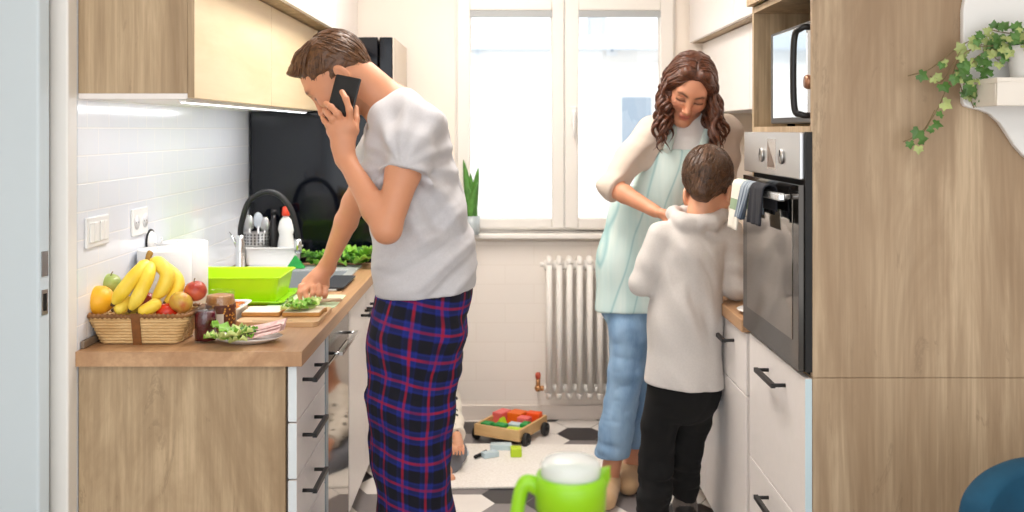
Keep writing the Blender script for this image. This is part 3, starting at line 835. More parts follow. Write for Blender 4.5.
# ---------------------------------------------------------------- smooth implicit bodies -> one continuous mesh each
def vnoise(p, seed=0):
    i = np.floor(p).astype(np.int64); f = p - i; f = f*f*(3 - 2*f)
    def hsh(a, b, c):
        n = (a*374761393 + b*668265263 + c*2147483647 + seed*1274126177) & 0xffffffff
        n = ((n ^ (n >> 13))*1274126177) & 0xffffffff
        return ((n ^ (n >> 16)) & 0xffff)/65535.0
    r = 0
    for dx in (0, 1):
        for dy in (0, 1):
            for dz in (0, 1):
                w = (f[:,0] if dx else 1-f[:,0])*(f[:,1] if dy else 1-f[:,1])*(f[:,2] if dz else 1-f[:,2])
                r = r + w*hsh(i[:,0]+dx, i[:,1]+dy, i[:,2]+dz)
    return r
A_ = lambda v: np.array(v, float)
class SDF:
    def __init__(s): s.ops = []; s.lo = np.full(3, 1e9); s.hi = -s.lo
    def _bb(s, c, r):
        s.lo = np.minimum(s.lo, A_(c) - r); s.hi = np.maximum(s.hi, A_(c) + r)
    def cone(s, a, b, ra, rb=None, k=.02, flat=None, mode='+'):
        rb = ra if rb is None else rb
        a, b = A_(a), A_(b)
        if mode == '+':
            m = 1 if not flat else max(1, flat[1])
            s._bb(a, ra*m); s._bb(b, rb*m)
        def fn(p):
            ba = b - a; L = max(ba @ ba, 1e-12)
            t = np.clip((p - a) @ ba/L, 0, 1)
            q = p - a - t[:, None]*ba
            m = 1
            if flat:
                ax = A_(flat[0]); ax = ax/np.linalg.norm(ax)
                q = q + np.outer(q @ ax, ax)*(1/flat[1] - 1); m = min(1, flat[1])
            return (np.sqrt((q*q).sum(1)) - (ra + (rb - ra)*t))*m
        s.ops.append((fn, k, mode)); return s
    def chain(s, pts, rs, k=.02, flat=None):
        for i in range(len(pts) - 1): s.cone(pts[i], pts[i+1], rs[i], rs[i+1], k if i == 0 else max(k*.6, .006), flat)
        return s
    def ell(s, c, r, R=None, k=.02, mode='+'):
        c = A_(c); r = A_(r); Rm = np.array(R) if R is not None else np.eye(3)
        if mode == '+': s._bb(c, r.max())
        def fn(p):
            q = (p - c) @ Rm          # columns of R are the local axes
            k0 = np.sqrt(((q/r)**2).sum(1)); k1 = np.sqrt(((q/(r*r))**2).sum(1)) + 1e-9
            return np.where(k0 < 1e-6, -r.min(), k0*(k0 - 1)/k1)
        s.ops.append((fn, k, mode)); return s
    def plane(s, c, n, k=.01):
        """keep the side the normal points away from"""
        c = A_(c); n = A_(n); n = n/np.linalg.norm(n)
        s.ops.append((lambda p: (p - c) @ n, k, '&')); return s
    def disp(s, f):
        s.ops.append((f, 0, 'd')); return s
    def other(s, S2, off=0.0, k=.02, mode='+'):
        if mode == '+':
            s.lo = np.minimum(s.lo, S2.lo - off); s.hi = np.maximum(s.hi, S2.hi + off)
        s.ops.append((lambda p: S2(p) - off, k, mode)); return s
    def __call__(s, p):
        d = np.full(len(p), 1e3)
        for fn, k, mode in s.ops:
            e = fn(p)
            if mode == 'd': d = d + e; continue
            if mode == '+':
                d2 = np.minimum(d, e)
                d = d2 - np.maximum(k - np.abs(d - e), 0)**2/(4*k) if k else d2
            else:
                if mode == '-': e = -e
                d2 = np.maximum(d, e)
                d = d2 + np.maximum(k - np.abs(d - e), 0)**2/(4*k) if k else d2
        return d
    def grad(s, p, e=.002):
        g = np.stack([s(p + A_(v)*e) - s(p - A_(v)*e) for v in ((1,0,0),(0,1,0),(0,0,1))], 1)
        return g/(np.linalg.norm(g, axis=1, keepdims=True) + 1e-9)

def mesh_sdf(S, h, margin=.012, zmin=None):
    lo = S.lo - .03; hi = S.hi + .03
    L = 16
    n = np.ceil((hi - lo)/(h*L)).astype(int) + 1
    c = np.stack(np.meshgrid(*[np.arange(q) for q in n], indexing='ij'), -1).reshape(-1, 3)
    while True:
        ctr = lo + (c + .5)*(h*L)
        d = S(ctr)
        c = c[np.abs(d) < h*L*1.1 + margin*(1 if L > 1 else .0) + (0 if L > 1 else h*1.6)]
        if L == 1: break
        L //= 2
        c = (c[:, None, :]*2 + A_([[i, j, k] for i in (0,1) for j in (0,1) for k in (0,1)]).astype(int)[None]).reshape(-1, 3)
    N = 4096
    enc = lambda q: ((q[..., 0] + 8)*N + q[..., 1] + 8)*N + q[..., 2] + 8
    off = A_([[i, j, k] for i in (0,1) for j in (0,1) for k in (0,1)]).astype(int)
    cc = c[:, None, :] + off[None]
    key = enc(cc)
    uk, first, inv = np.unique(key.ravel(), return_index=True, return_inverse=True)
    up = cc.reshape(-1, 3)[first]
    val = S(lo + up*h)
    V = val[inv].reshape(-1, 8)
    act = (V < 0).any(1) & (V >= 0).any(1)
    c = c[act]; V = V[act]
    edges = [(a, b) for a in range(8) for b in range(a+1, 8) if bin(a ^ b).count('1') == 1]
    acc = np.zeros((len(c), 3)); cnt = np.zeros(len(c))
    for a, b in edges:
        va, vb = V[:, a], V[:, b]
        m = (va < 0) != (vb < 0)
        t = np.where(m, va/np.where(m, va - vb, 1), 0)
        acc += np.where(m[:, None], off[a] + t[:, None]*(off[b] - off[a]), 0); cnt += m
    verts = lo + (c + acc/cnt[:, None])*h
    ck = enc(c); order = np.argsort(ck); cks = ck[order]
    def find(q):
        kq = enc(q); i = np.searchsorted(cks, kq); i = np.minimum(i, len(cks)-1)
        return np.where(cks[i] == kq, order[i], -1)
    faces = []
    for ax in range(3):
        b1, b2 = [(1, 2), (2, 0), (0, 1)][ax]
        # edges from corner 0 of each active cell along ax
        hi_i = [4, 2, 1][ax]
        m = (V[:, 0] < 0) != (V[:, hi_i] < 0)
        cs = c[m]; inside = V[m, 0] < 0
        e1 = np.zeros(3, int); e1[b1] = 1; e2 = np.zeros(3, int); e2[b2] = 1
        q = np.stack([find(cs), find(cs - e1), find(cs - e1 - e2), find(cs - e2)], 1)
        ok = (q >= 0).all(1); q = q[ok]; inside = inside[ok]
        q[~inside] = q[~inside][:, ::-1]
        faces.append(q)
    return verts, np.concatenate(faces)

def sdf_obj(name, S, h, mats, parent, colfn=None, attrs=None, matfn=None, margin=.012):
    v, f = mesh_sdf(S, h, margin)
    off = root_loc(parent) if parent else Vector((0, 0, 0))
    me = bpy.data.meshes.new(name)
    lv = v - A_(off)
    me.vertices.add(len(v)); me.vertices.foreach_set('co', lv.astype(np.float32).ravel())
    me.loops.add(len(f)*4); me.loops.foreach_set('vertex_index', f.astype(np.int32).ravel())
    me.polygons.add(len(f)); me.polygons.foreach_set('loop_start', np.arange(0, len(f)*4, 4, dtype=np.int32))
    try: me.polygons.foreach_set('loop_total', np.full(len(f), 4, np.int32))
    except Exception: pass
    me.polygons.foreach_set('use_smooth', np.ones(len(f), bool))
    for m in (mats if isinstance(mats, (list, tuple)) else [mats]): me.materials.append(m)
    if matfn is not None:
        me.polygons.foreach_set('material_index', matfn(v[f].mean(1)).astype(np.int32))
    me.update(calc_edges=True); me.validate()
    if len(me.vertices) == len(v):
        if colfn is not None:
            a = me.attributes.new('tint', 'FLOAT_COLOR', 'POINT')
            a.data.foreach_set('color', colfn(v).astype(np.float32).ravel())
        for nm, fn in (attrs or {}).items():
            a = me.attributes.new(nm, 'FLOAT_VECTOR', 'POINT')
            a.data.foreach_set('vector', fn(v).astype(np.float32).ravel())
    o = bpy.data.objects.new(name, me); COL.objects.link(o)
    if parent: o.parent = parent
    return o

class Frame:
    """origin + forward / left / up axes; maps head-local (fwd, left, up) to the world"""
    def __init__(s, o, fwd, up, scale=1.0):
        f = Vector(fwd).normalized(); u = Vector(up); u = (u - f*u.dot(f)).normalized(); l = u.cross(f)
        s.o = Vector(o); s.R = Matrix((f, l, u)).transposed(); s.k = scale
        s.Rn = np.array(s.R); s.on = A_(s.o)
    def __call__(s, x, y, z): return s.o + s.R @ (Vector((x, y, z))*s.k)
    def inv(s, p): return (p - s.on) @ s.Rn/s.k

def head_sdf(S, fr, female=False, child=False, nose=1.0, ear=(-.006, .002, 1.0)):
    k = fr.k; R = fr.Rn
    E = lambda c, r, kk=.02, mode='+': S.ell(fr(*c), [q*k for q in r], R, kk*k, mode)
    C = lambda a, b, ra, rb, kk=.02, mode='+': S.cone(fr(*a), fr(*b), ra*k, rb*k, kk*k, None, mode)
    w = .94 if female else 1.0
    E((-.014, 0, .045), (.096, .076, .086), .03)
    E((.035, 0, -.005), (.058, .062*w, .086), .04)
    jw = (.048 if female else .053) if not child else .05
    for s in (-1, 1):
        C((.005, s*jw, -.05), (.068, s*.016, -.094), .018, .016, .035)
        E((.058, s*.043*w, -.018), (.026, .022, .022), .03)
    E((.077, 0, -.094), (.020, .022, .017), .03)
    C((.076, -.034, .034), (.076, .034, .034), .015, .015, .02)
    for s in (-1, 1):
        E((.101, s*.033, .013), (.02, .019, .013), .014, '-')
        E((.074, s*.0325, .011), (.0165, .0165, .0135), .004)
    C((.088, 0, .022), (.112*nose, 0, -.024), .0065, .0098, .014)
    E((.113*nose, 0, -.027), (.010, .010, .009), .008)
    for s in (-1, 1): E((.101, s*.0125, -.031), (.010, .0075, .007), .006)
    C((.088, -.016, -.0555), (.088, .016, -.0555), .0065, .0065, .010); C((.0945, -.007, -.0545), (.0945, .007, -.0545), .0055, .0055, .008)
    C((.088, -.014, -.0665), (.088, .014, -.0665), .0070, .0070, .008); C((.094, -.005, -.0665), (.094, .005, -.0665), .006, .006, .006)
    for s in (-1, 1):
        ex, ez, es = ear
        E((ex, s*.079, ez), (.019*es, .0085*es, .031*es), .008)
        E((ex + .004, s*.087, ez + .002), (.010*es, .006, .018*es), .006, '-')

def head_tint(fr, base, lip, brow, beard=None, lash=(30, 20, 16), female=False):
    B, Lp, Br, La = [A_(lin(c)) for c in (base, lip, brow, lash)]
    Bd = A_(lin(beard)) if beard else None
    def fn(v):
        q = fr.inv(v); x, y, z = q[:, 0], np.abs(q[:, 1]), q[:, 2]
        col = np.tile(B, (len(v), 1))
        def mixin(c, m): col[:] = col*(1 - m[:, None]) + c*m[:, None]
        near = (x > .03) & (z > -.12) & (z < .12)
        rosy = np.exp(-(((y - .045)/.022)**2 + ((z + .022)/.022)**2))*near*.28
        mixin(A_(lin((226, 140, 116))), rosy)
        if Bd is not None:
            m = 1/(1 + np.exp((z + .036)/.006))*(x > .0)*.42*(z > -.13)*(y < .08)*(x < .13)
            m = m*(1 - np.exp(-((y/.02)**2 + ((z + .06)/.012)**2)))
            mixin(Bd, m)
        lm = np.exp(-((y/.0185)**4 + ((z + .0605)/(.0105))**4))*(x > .075)
        mixin(Lp, np.clip(lm*1.2, 0, 1)*.75)
        ln = np.exp(-((y/.022)**6 + ((z + .0608)/.0016)**2))*(x > .075); mixin(Lp*.35, ln*.8)
        bz = .030 + .010*np.clip((y - .012)/.026, 0, 1) - .006*np.clip((y-.038)/.014, 0, 1)
        bm = np.exp(-(((z - bz)/(.0046 if female else .0055))**2))*(1/(1+np.exp((.013 - y)/.0018)))*(1/(1+np.exp((y - .052)/.002)))*(x > .03)
        mixin(Br, np.clip(bm*1.15, 0, 1)*.92)
        lz = .0045 + .001*((y - .0325)/.018)**2
        lam = np.exp(-(((z - lz)/.0040)**2))*(np.abs(y - .033) < .0185)*(x > .05); mixin(La, lam*.95)
        sh = np.exp(-(((z - .014)/.007)**2 + ((y - .033)/.017)**2))*(x > .05)*(.45 if female else .22); mixin(Br*.8 + B*.2, sh)
        return np.concatenate([col, np.ones((len(v), 1))], 1)
    return fn

def skin_mat(name):
    t = NT(name)
    a = t.n('ShaderNodeVertexColor', layer_name='tint')
    v = t.noise(t.coord(), 45, 4)
    c = t.mix(t.math('MULTIPLY', v, .22), a.outputs[0], (.50, .20, .13))
    t.col(c); t.set(Roughness=.48)
    t.b.inputs['Subsurface Weight'].default_value = .12; t.b.inputs['Subsurface Radius'].default_value = (.02, .008, .004); t.b.inputs['Subsurface Scale'].default_value = .3
    t.bump(t.noise(t.coord(), 320, 2), .06, .001)
    return t.m
M['skin'] = skin_mat('skin')

def hair_mat(name, dark, light_):
    t = NT(name)
    v = t.noise(t.coord(scale=(1, 1, 1)), 55, 4, .65, 1.5)
    t.col(t.ramp(v, [(.3, lin(dark)), (.72, lin(light_))])); t.set(Roughness=.42)
    t.bump(t.noise(t.coord(), 240, 2), .25, .002)
    return t.m

def locks(mb, S, starts, flow, length, steps, r, lift=0.0, n=5, rnd=random, endlift=0.0, flat=.6):
    """tapering strands that follow the surface of S from the start points along flow(p)"""
    p = A_(starts).copy()
    g = S.grad(p); p -= g*S(p)[:, None]
    tracks = [p.copy()]
    ln = np.array([length*rnd.uniform(.7, 1.25) for _ in p])
    for i in range(steps):
        d = flow(p); g = S.grad(p)
        d = d - g*(d*g).sum(1, keepdims=True); d /= np.linalg.norm(d, axis=1, keepdims=True) + 1e-9
        p = p + d*(ln/steps)[:, None]
        tgt = lift + endlift*((i + 1)/steps)**2
        p -= S.grad(p)*(S(p) - tgt)[:, None]
        tracks.append(p.copy())
    T = np.stack(tracks, 1)
    for tr in T:
        rr = r*rnd.uniform(.7, 1.25)
        m = len(tr)
        mb.tube([Vector(q) for q in tr], [rr*(.75 + .25*math.sin(PI*min(1, i/(m-1)*1.4)))*(1 if i < m*.5 else max(.08, 1 - (i/(m-1) - .5)/.5)) for i in range(m)], n)

def fingers(S, polys, r, k=.006):
    for j, pl in enumerate(polys):
        rr = r[j] if isinstance(r, (list, tuple)) else r
        m = len(pl)
        S.chain(pl, [rr*(1 - .22*i/(m-1)) for i in range(m)], k)

def fabric(name, rgb, speck=0, rough=.9, weave=420, bump=.15, fold=.0, fs=9, dark=None):
    t = NT(name); c = lin(rgb)
    v = t.noise(t.coord(), 160, 2, .7)
    if speck: t.col(t.ramp(v, [(.25, [x*(1 - speck) for x in c]), (.75, [min(1, x*(1 + speck*.5)) for x in c])]))
    else: t.col(c)
    t.set(Roughness=rough); t.b.inputs['Sheen Weight'].default_value = .15
    h = t.noise(t.coord(), weave, 2)
    if fold:
        f = t.noise(t.coord(scale=(1, 1, .45)), fs, 3, .5, .8)
        h = t.math('ADD', t.math('MULTIPLY', h, .12), t.math('MULTIPLY', f, fold))
        t.bump(h, .5, .02)
    else: t.bump(h, bump, .002)
    return t.m

def creases(amp, u, freq, seed, mask=None, warp=2.6):
    u = A_(u)/np.linalg.norm(u)
    def fn(p):
        w = vnoise(p*4.0, seed)*warp + vnoise(p*9.0, seed + 3)*.8
        m = np.clip((vnoise(p*5.5, seed + 5) - .30)*2.2, 0, 1)
        s = np.sin((p @ u)*freq*2*PI + w*2.2)
        d = -amp*(np.abs(s)**1.6)*np.sign(s)*m
        return d*mask(p) if mask else d
    return fn

def folds(amp, freq, stretch, seed, mask=None, sharp=1.0):
    st = A_(stretch)
    def fn(p):
        w = vnoise(p*A_((5, 5, 5)), seed + 9)[:, None]*.25
        n = vnoise(p*st*freq + w*3, seed)
        n2 = vnoise(p*st*freq*2.1 + 7.3 + w*2, seed + 1)
        r = (np.abs(n - .5)*2)**sharp + .4*np.abs(n2 - .5)*2
        d = -amp*(r - .22)
        return d*mask(p) if mask else d
    return fn
# ---------------------------------------------------------------- the man on the phone
SKIN_M = (212, 150, 114); SKIN_W = (216, 152, 118); SKIN_C = (222, 164, 130)
man = thing('person', 'man in grey t-shirt and plaid trousers talking on a phone, leaning on the left worktop', 'person', (-.28, 3.05, 0))
MY = 3.05
pit = math.radians(50)
mh = Frame(P(339.5, 78, MY), (-math.cos(pit), .10, -math.sin(pit)), (-math.sin(pit), .02, math.cos(pit)), 1.05)
S = SDF()
head_sdf(S, mh, ear=(-.028, -.008, .88))
nb = P(393, 107, 3.06)
S.cone(mh(-.035, 0, -.03), nb, .064, .064, .03)
S.cone(nb, P(385, 112, 3.07), .06, .06, .03)
shn, shf = P(416, 128, 2.875), P(392, 128, 3.25)
eln, wrn = P(387, 229, 2.79), P(345, 158, 2.885)
elf, wrf = P(354, 203, 3.38), P(327, 267, 3.515)
S.cone(P(401, 126, 2.95), P(391, 127, 3.18), .050, .050, .05)
S.cone(P(408, 150, MY), P(422, 240, MY), .145, .125, .05, ((1, 0, -.12), .58))
S.cone(P(422, 240, MY), P(426, 320, MY), .125, .13, .05, ((1, 0, 0), .68))
for (sh, el, wr, k) in ((shn, eln, wrn, 1), (shf, elf, wrf, 1)):
    mid = el.lerp(wr, .28)
    S.chain([sh, sh.lerp(el, .45), el], [.042, .049, .0385], .03)
    S.chain([el, mid, wr], [.0385, .0395, .0250], .02)
for (y, hx) in ((2.95, 428), (3.15, 424)):
    S.chain([P(hx - 9, 335, y), P(412, 462, y), P(417, 595, y)], [.070, .055, .042], .03)
    S.chain([P(418, 606, y), P(385, 619, y)], [.042, .032], .02)
# near hand, back of the hand to the camera, fingers on the phone and cheek
S.chain([wrn, P(343, 146, 2.885), P(341, 131, 2.885)], [.026, .031, .036], .02, ((0, 1, 0), .62))
S.cone(P(349, 126, 2.885), P(333, 130, 2.895), .019, .018, .015, ((0, 1, 0), .75))
fingers(S, [[P(350, 125, 2.885), P(349.5, 110, 2.870), P(346, 99, 2.872), P(342, 92, 2.89)],
            [P(344, 124, 2.885), P(338, 114, 2.868), P(331, 107, 2.88), P(326, 103.5, 2.915)],
            [P(338, 125, 2.890), P(332, 119, 2.872), P(327.5, 113.5, 2.89), P(324.5, 110, 2.93)],
            [P(333, 129, 2.895), P(328, 125, 2.885), P(324.5, 121, 2.90), P(322.5, 117.5, 2.935)]], [.0105, .0105, .0100, .0090], .006)
fingers(S, [[P(350, 143, 2.895), P(355, 131, 2.90), P(356, 119, 2.915), P(355.5, 108, 2.935)]], .0120, .012)
# far fist pressed on the cutting mat
kn = P(309, 283.5, 3.50)
S.cone(wrf, P(318, 278.5, 3.505), .029, .032, .02); S.cone(P(318, 279.5, 3.50), kn, .031, .026, .02)
S.cone(P(322, 285.5, 3.50), P(308, 286.5, 3.49), .026, .022, .015)
fingers(S, [[P(307, 283.5, 3.495), P(301, 286.5, 3.465), P(299.5, 292.5, 3.452), P(300.5, 299.5, 3.455)],
            [P(313, 285.5, 3.49), P(313.5, 287.5, 3.455), P(313, 293.5, 3.437), P(312, 298.5, 3.445)],
            [P(318, 285.5, 3.49), P(319.5, 286.5, 3.455), P(319.5, 293.5, 3.432), P(318.5, 299, 3.44)],
            [P(323, 286.5, 3.49), P(325.5, 288.5, 3.460), P(325.5, 294.5, 3.437), P(324.5, 299, 3.445)]], [.0105, .0105, .0105, .0095], .005)
fingers(S, [[P(313, 281.5, 3.475), P(305, 291.5, 3.455), P(306.5, 297.5, 3.445), P(310, 298.5, 3.437)]], .0105, .008)
sdf_obj('body', S, .0036, M['skin'], man, head_tint(mh, SKIN_M, (196, 112, 96), (54, 36, 24), (150, 112, 92)))
# hair
H = SDF()
hk = mh.k
H.ell(mh(-.018, 0, .047), [.103*hk, .0815*hk, .089*hk], mh.Rn, .02)
H.cone(mh(.025, -.03, .106), mh(.106, -.012, .112), .028*hk, .011*hk, .035); H.cone(mh(.025, .03, .106), mh(.098, .022, .110), .028*hk, .011*hk, .03)
H.cone(mh(-.05, 0, .01), mh(-.052, 0, -.060), .055*hk, .034*hk, .04)
fA = mh.R @ Vector((.877, 0, -.481)); fB = mh.R @ Vector((.10, 0, -1))
def mcut(p):
    q = mh.inv(p); x, z = q[:, 0], q[:, 2]
    return np.maximum(np.maximum(.9*(x - .028) - .44*z, np.where(z < .0, .88*(x + .030) - .47*(z + .036), -1)), -(z + .098))*hk
H.ops.append((mcut, .006, '&'))
for s in (-1, 1): H.ell(mh(-.026, s*.088, -.012), [.020*hk, .022*hk, .028*hk], mh.Rn, .006, '-')
H2 = SDF(); H2.other(H, 0, .001)
H2.disp(lambda p: -.006*(vnoise(mh.inv(p)*A_((26, 70, 40)), 4) - .5) - .004*(vnoise(mh.inv(p)*A_((50, 190, 90)), 5) - .5))
M['hair_man'] = hair_mat('brown_hair', (52, 34, 22), (120, 80, 48))
hm = sdf_obj('hair', H2, .0030, M['hair_man'], man)
st = MB(); rn = random.Random(21); starts = []
while len(starts) < 420:
    a = Vector((rn.gauss(0, 1), rn.gauss(0, 1), rn.gauss(0, 1))).normalized()
    q = Vector((-.018 + a.x*.1, a.y*.084, .052 + a.z*.09))
    if .9*(q.x - .028) - .44*q.z > -.012 or (q.z < .0 and q.x > -.05) or q.z < -.03 or (abs(q.y) > .05 and q.z < .05 and q.x > -.06): continue
    starts.append(mh(*q))
def mflow(p):
    q = mh.inv(p)
    d = np.stack([np.where(q[:, 0] > -.035, 1.0, -.5), np.sign(q[:, 1])*.15, np.where(q[:, 0] > -.035, -.15, -1.0) - .8*np.clip((np.abs(q[:, 1]) - .05)/.03, 0, 1)], 1)
    return d @ mh.Rn.T
locks(st, H, starts, mflow, .042, 5, .0034, .0, 5, rn, .003)
obj('hair_strands', st, M['hair_man'], man, w=True, fixn=False)
# t-shirt
def sleeve(T, pts, rs, cut, k=.05, fold=None, flat=None):
    Q = SDF(); Q.chain(pts, rs, .04, flat); n = pts[-1] - pts[-2]
    if fold: Q.disp(fold)
    Q.plane(cut, n, .003)
    T.other(Q, 0, k)
T = SDF()
T.cone(P(400, 117, 2.97), P(393, 118, 3.16), .070, .066, .05)
T.cone(P(410, 136, 2.985), P(404, 137, 3.13), .110, .110, .07)
T.cone(P(406, 168, MY), P(417, 212, MY), .178, .166, .05, ((1, 0, -.15), .76))
T.cone(P(417, 212, MY), P(425, 262, MY), .166, .168, .05, ((1, 0, -.1), .84))
T.cone(P(425, 262, MY), P(426.5, 315, MY), .168, .176, .04, ((1, 0, 0), .87))
fs_ = creases(.006, (.5, 0, 1), 9, 33)
sleeve(T, [P(419, 125, 2.895), P(411, 145, 2.86), P(403, 184, 2.82)], [.062, .067, .066], P(404, 170, 2.82), .05, fs_)
sleeve(T, [P(391, 126, 3.22), P(384, 142, 3.27), P(369, 172, 3.33)], [.064, .068, .066], P(372, 166, 3.32), .05, fs_)
T.disp(creases(.0115, (.75, .2, .66), 7.5, 3, lambda p: np.clip((1.46 - p[:, 2])/.1, 0, 1))); T.disp(creases(.0085, (.55, .1, -.8), 9, 23)); T.disp(folds(.006, 1, (8, 6, 2.4), 3)); T.disp(folds(.007, 1, (6, 5, 15), 8, lambda p: np.clip((p[:, 2] - 1.0)/.12, 0, 1)*np.clip((1.42 - p[:, 2])/.2, 0, 1)))
def drag(p):   # pull lines running from the armpit down across the back
    q = p - A_(P(405, 165, 2.9)); a = np.arctan2(q[:, 0], -q[:, 2]); r = np.sqrt(q[:, 0]**2 + q[:, 2]**2)
    return .006*np.sin(a*11 + 3*vnoise(p*6, 2))*np.exp(-((r - .17)/.12)**2)*(p[:, 1] < 3.05)
T.disp(drag)
T.plane(P(425, 290.5, MY), (.08, 0, -1), .003)
T.ell(P(373, 103, 3.05), [.082, .068, .072], np.array(mh.R), .010, '-')
M['tshirt'] = fabric('grey_tshirt', (200, 199, 203), .06)
sdf_obj('t_shirt', T, .005, M['tshirt'], man, margin=.03)
# plaid trousers
B = SDF()
B.cone(P(426, 285, MY), P(416, 345, MY), .165, .172, .04, ((1, 0, 0), .85))
for (y, dx) in ((2.955, 0), (3.15, -4)):
    B.chain([P(416 + dx, 345, y), P(412 + dx, 400, y), P(412 + dx, 462, y), P(415 + dx, 520, y), P(418 + dx, 596, y)], [.125, .122, .110, .102, .092], .04, ((0, 1, 0), .86))
B.disp(folds(.014, 1, (11, 9, 2.2), 12)); B.disp(creases(.006, (.35, .1, .9), 6, 15))
B.plane(P(425, 279, MY), (0, 0, 1), .004); B.plane(P(420, 604, MY), (0, 0, -1), .004)
pj = NT('plaid_flannel')
def puv(v):
    yc = np.where(v[:, 1] < 3.055, 2.955, 3.15); xc = np.interp(v[:, 2], [0, .2, .45, .7, 1.0], [-.265, -.272, -.28, -.275, -.245])
    w = np.clip((v[:, 2] - .8)/.1, 0, 1); yc = yc*(1 - w) + MY*w
    r = .12 + .03*w
    a = np.arctan2(v[:, 0] - xc, -(v[:, 1] - yc))
    return np.stack([a*r + .012*vnoise(v*6, 3), v[:, 2] + .02*np.sin(a*1.5) + .03*(vnoise(v*A_((7, 7, 5)), 5) - .5), np.zeros(len(v))], 1)
at = pj.n('ShaderNodeAttribute', attribute_name='puv'); sp = pj.n('ShaderNodeSeparateXYZ'); pj.l(at.outputs['Vector'], sp.inputs[0])
def stripes(sock, period, width, phase):
    f = pj.math('FRACT', pj.math('ADD', pj.math('DIVIDE', sock, period), phase))
    a = pj.math('ABSOLUTE', pj.math('SUBTRACT', f, .5))
    return pj.ramp(a, [(max(0, width/period/2 - .025), (1, 1, 1)), (width/period/2 + .025, (0, 0, 0))])
per = .073
base = lin((9, 11, 34)); blue = lin((30, 52, 170)); red = lin((168, 16, 34)); navy = lin((9, 10, 24))
c = base
for (sock, q) in ((sp.outputs[0], .1), (sp.outputs[1], .35)):
    c = pj.mix(pj.math('MULTIPLY', stripes(sock, per, .030, q + .5), .20), c, blue)
    c = pj.mix(pj.math('MULTIPLY', stripes(sock, per, .028, q), .75), c, navy)
    c = pj.mix(pj.math('MULTIPLY', stripes(sock, per, .005, q + .27), .30), c, blue)
    c = pj.mix(pj.math('MULTIPLY', stripes(sock, per, .005, q - .27), .30), c, blue)
for (sock, q) in ((sp.outputs[0], .1), (sp.outputs[1], .35)):
    c = pj.mix(pj.math('MULTIPLY', pj.math('MULTIPLY', stripes(sock, per, .0075, q + .5), .75), pj.ramp(pj.noise(pj.coord(), 16, 3), [(.3, (.3, .3, .3)), (.7, (1, 1, 1))])), c, red)
pj.col(c); pj.set(Roughness=.95); pj.bump(pj.noise(pj.coord(), 300, 2), .15, .002)
sdf_obj('trousers', B, .006, pj.m, man, None, {'puv': puv})
for y in (2.95, 3.146):
    K = SDF(); K.chain([P(420, 611, y), P(388, 616, y)], [.050, .047], .02, ((0, 0, 1), .7)); K.plane((0, 0, .012), (0, 0, -1), .003)
    K.ops[-1] = (lambda p: .002 - p[:, 2], .004, '&')
    sdf_obj('slipper', K, .006, mat('grey_slipper', (90, 90, 96), .9), man)
# phone
ph = MB()
pc = P(342.5, 102, 2.912); ax = (P(348.5, 79, 2.925) - P(337, 125, 2.905)).normalized(); nn = Vector((-.12, -1, .18)); nn = (nn - ax*nn.dot(ax)).normalized(); sd = ax.cross(nn)
Rp = Matrix((sd, nn, ax)).transposed()
ph.obox((0, 0, 0), (.078, .009, .155), Rp)
phone = obj('phone', ph, mat('black_phone', (12, 12, 14), .25), bevel=.004); phone.location = pc
tag(phone, 'black smartphone held to the ear by the man', 'phone')
cam_b = MB(); cam_b.obox(Rp @ Vector((.016, -.0055, .055)), (.026, .002, .030), Rp)
obj('camera_bump', cam_b, mat('phone_camera', (24, 24, 28), .15), phone, bevel=.001)
# ---------------------------------------------------------------- the woman in the apron
woman = thing('person', 'woman with long wavy brown hair in a pale aqua apron, looking down beside the boy', 'person', (.56, 4.15, 0))
WY = 4.02
wp = math.radians(38)
wh = Frame(P(688.5, 89.5, 3.95), (-.12, -math.cos(wp), -math.sin(wp)), (.18, -math.sin(wp), math.cos(wp)), 1.06)
S = SDF()
head_sdf(S, wh, female=True, nose=.98)
wnb = P(690, 126, 4.04)
S.cone(wh(-.03, 0, -.03), wnb, .052, .058, .03)
sR, eR, wR = P(648, 131, 4.03), P(612, 187, 3.95), P(655, 211, 3.80)
sL, eL, wL = P(726, 130, 4.10), P(722, 190, 4.12), P(706, 222, 3.93)
S.cone(P(660, 136, 4.05), P(715, 136, 4.08), .042, .042, .05)
S.cone(P(688, 168, 4.07), P(660, 215, 4.12), .085, .085, .05, ((0, 1, 0), .7))
S.cone(P(660, 215, 4.12), P(640, 275, 4.17), .09, .12, .05, ((0, 1, 0), .7))
for sh, el, wr in ((sR, eR, wR), (sL, eL, wL)):
    S.chain([sh + Vector((0, 0, -.015)), sh.lerp(el, .5), el], [.036, .038, .036], .012)
    S.chain([el, el.lerp(wr, .3), wr], [.036, .036, .024], .02)
hR, kR, aR = P(628, 290, 4.12), P(627, 370, 4.08), P(611, 470, 4.10)
hL, kL, aL = P(655, 290, 4.20), P(644, 375, 4.20), P(632, 466, 4.26)
for a, b, c in ((hR, kR, aR), (hL, kL, aL)):
    S.chain([a, b, c], [.060, .045, .038], .03)
    S.chain([c + Vector((0, 0, -.05)), c + Vector((-.03, -.13, -.085))], [.036, .028], .02)
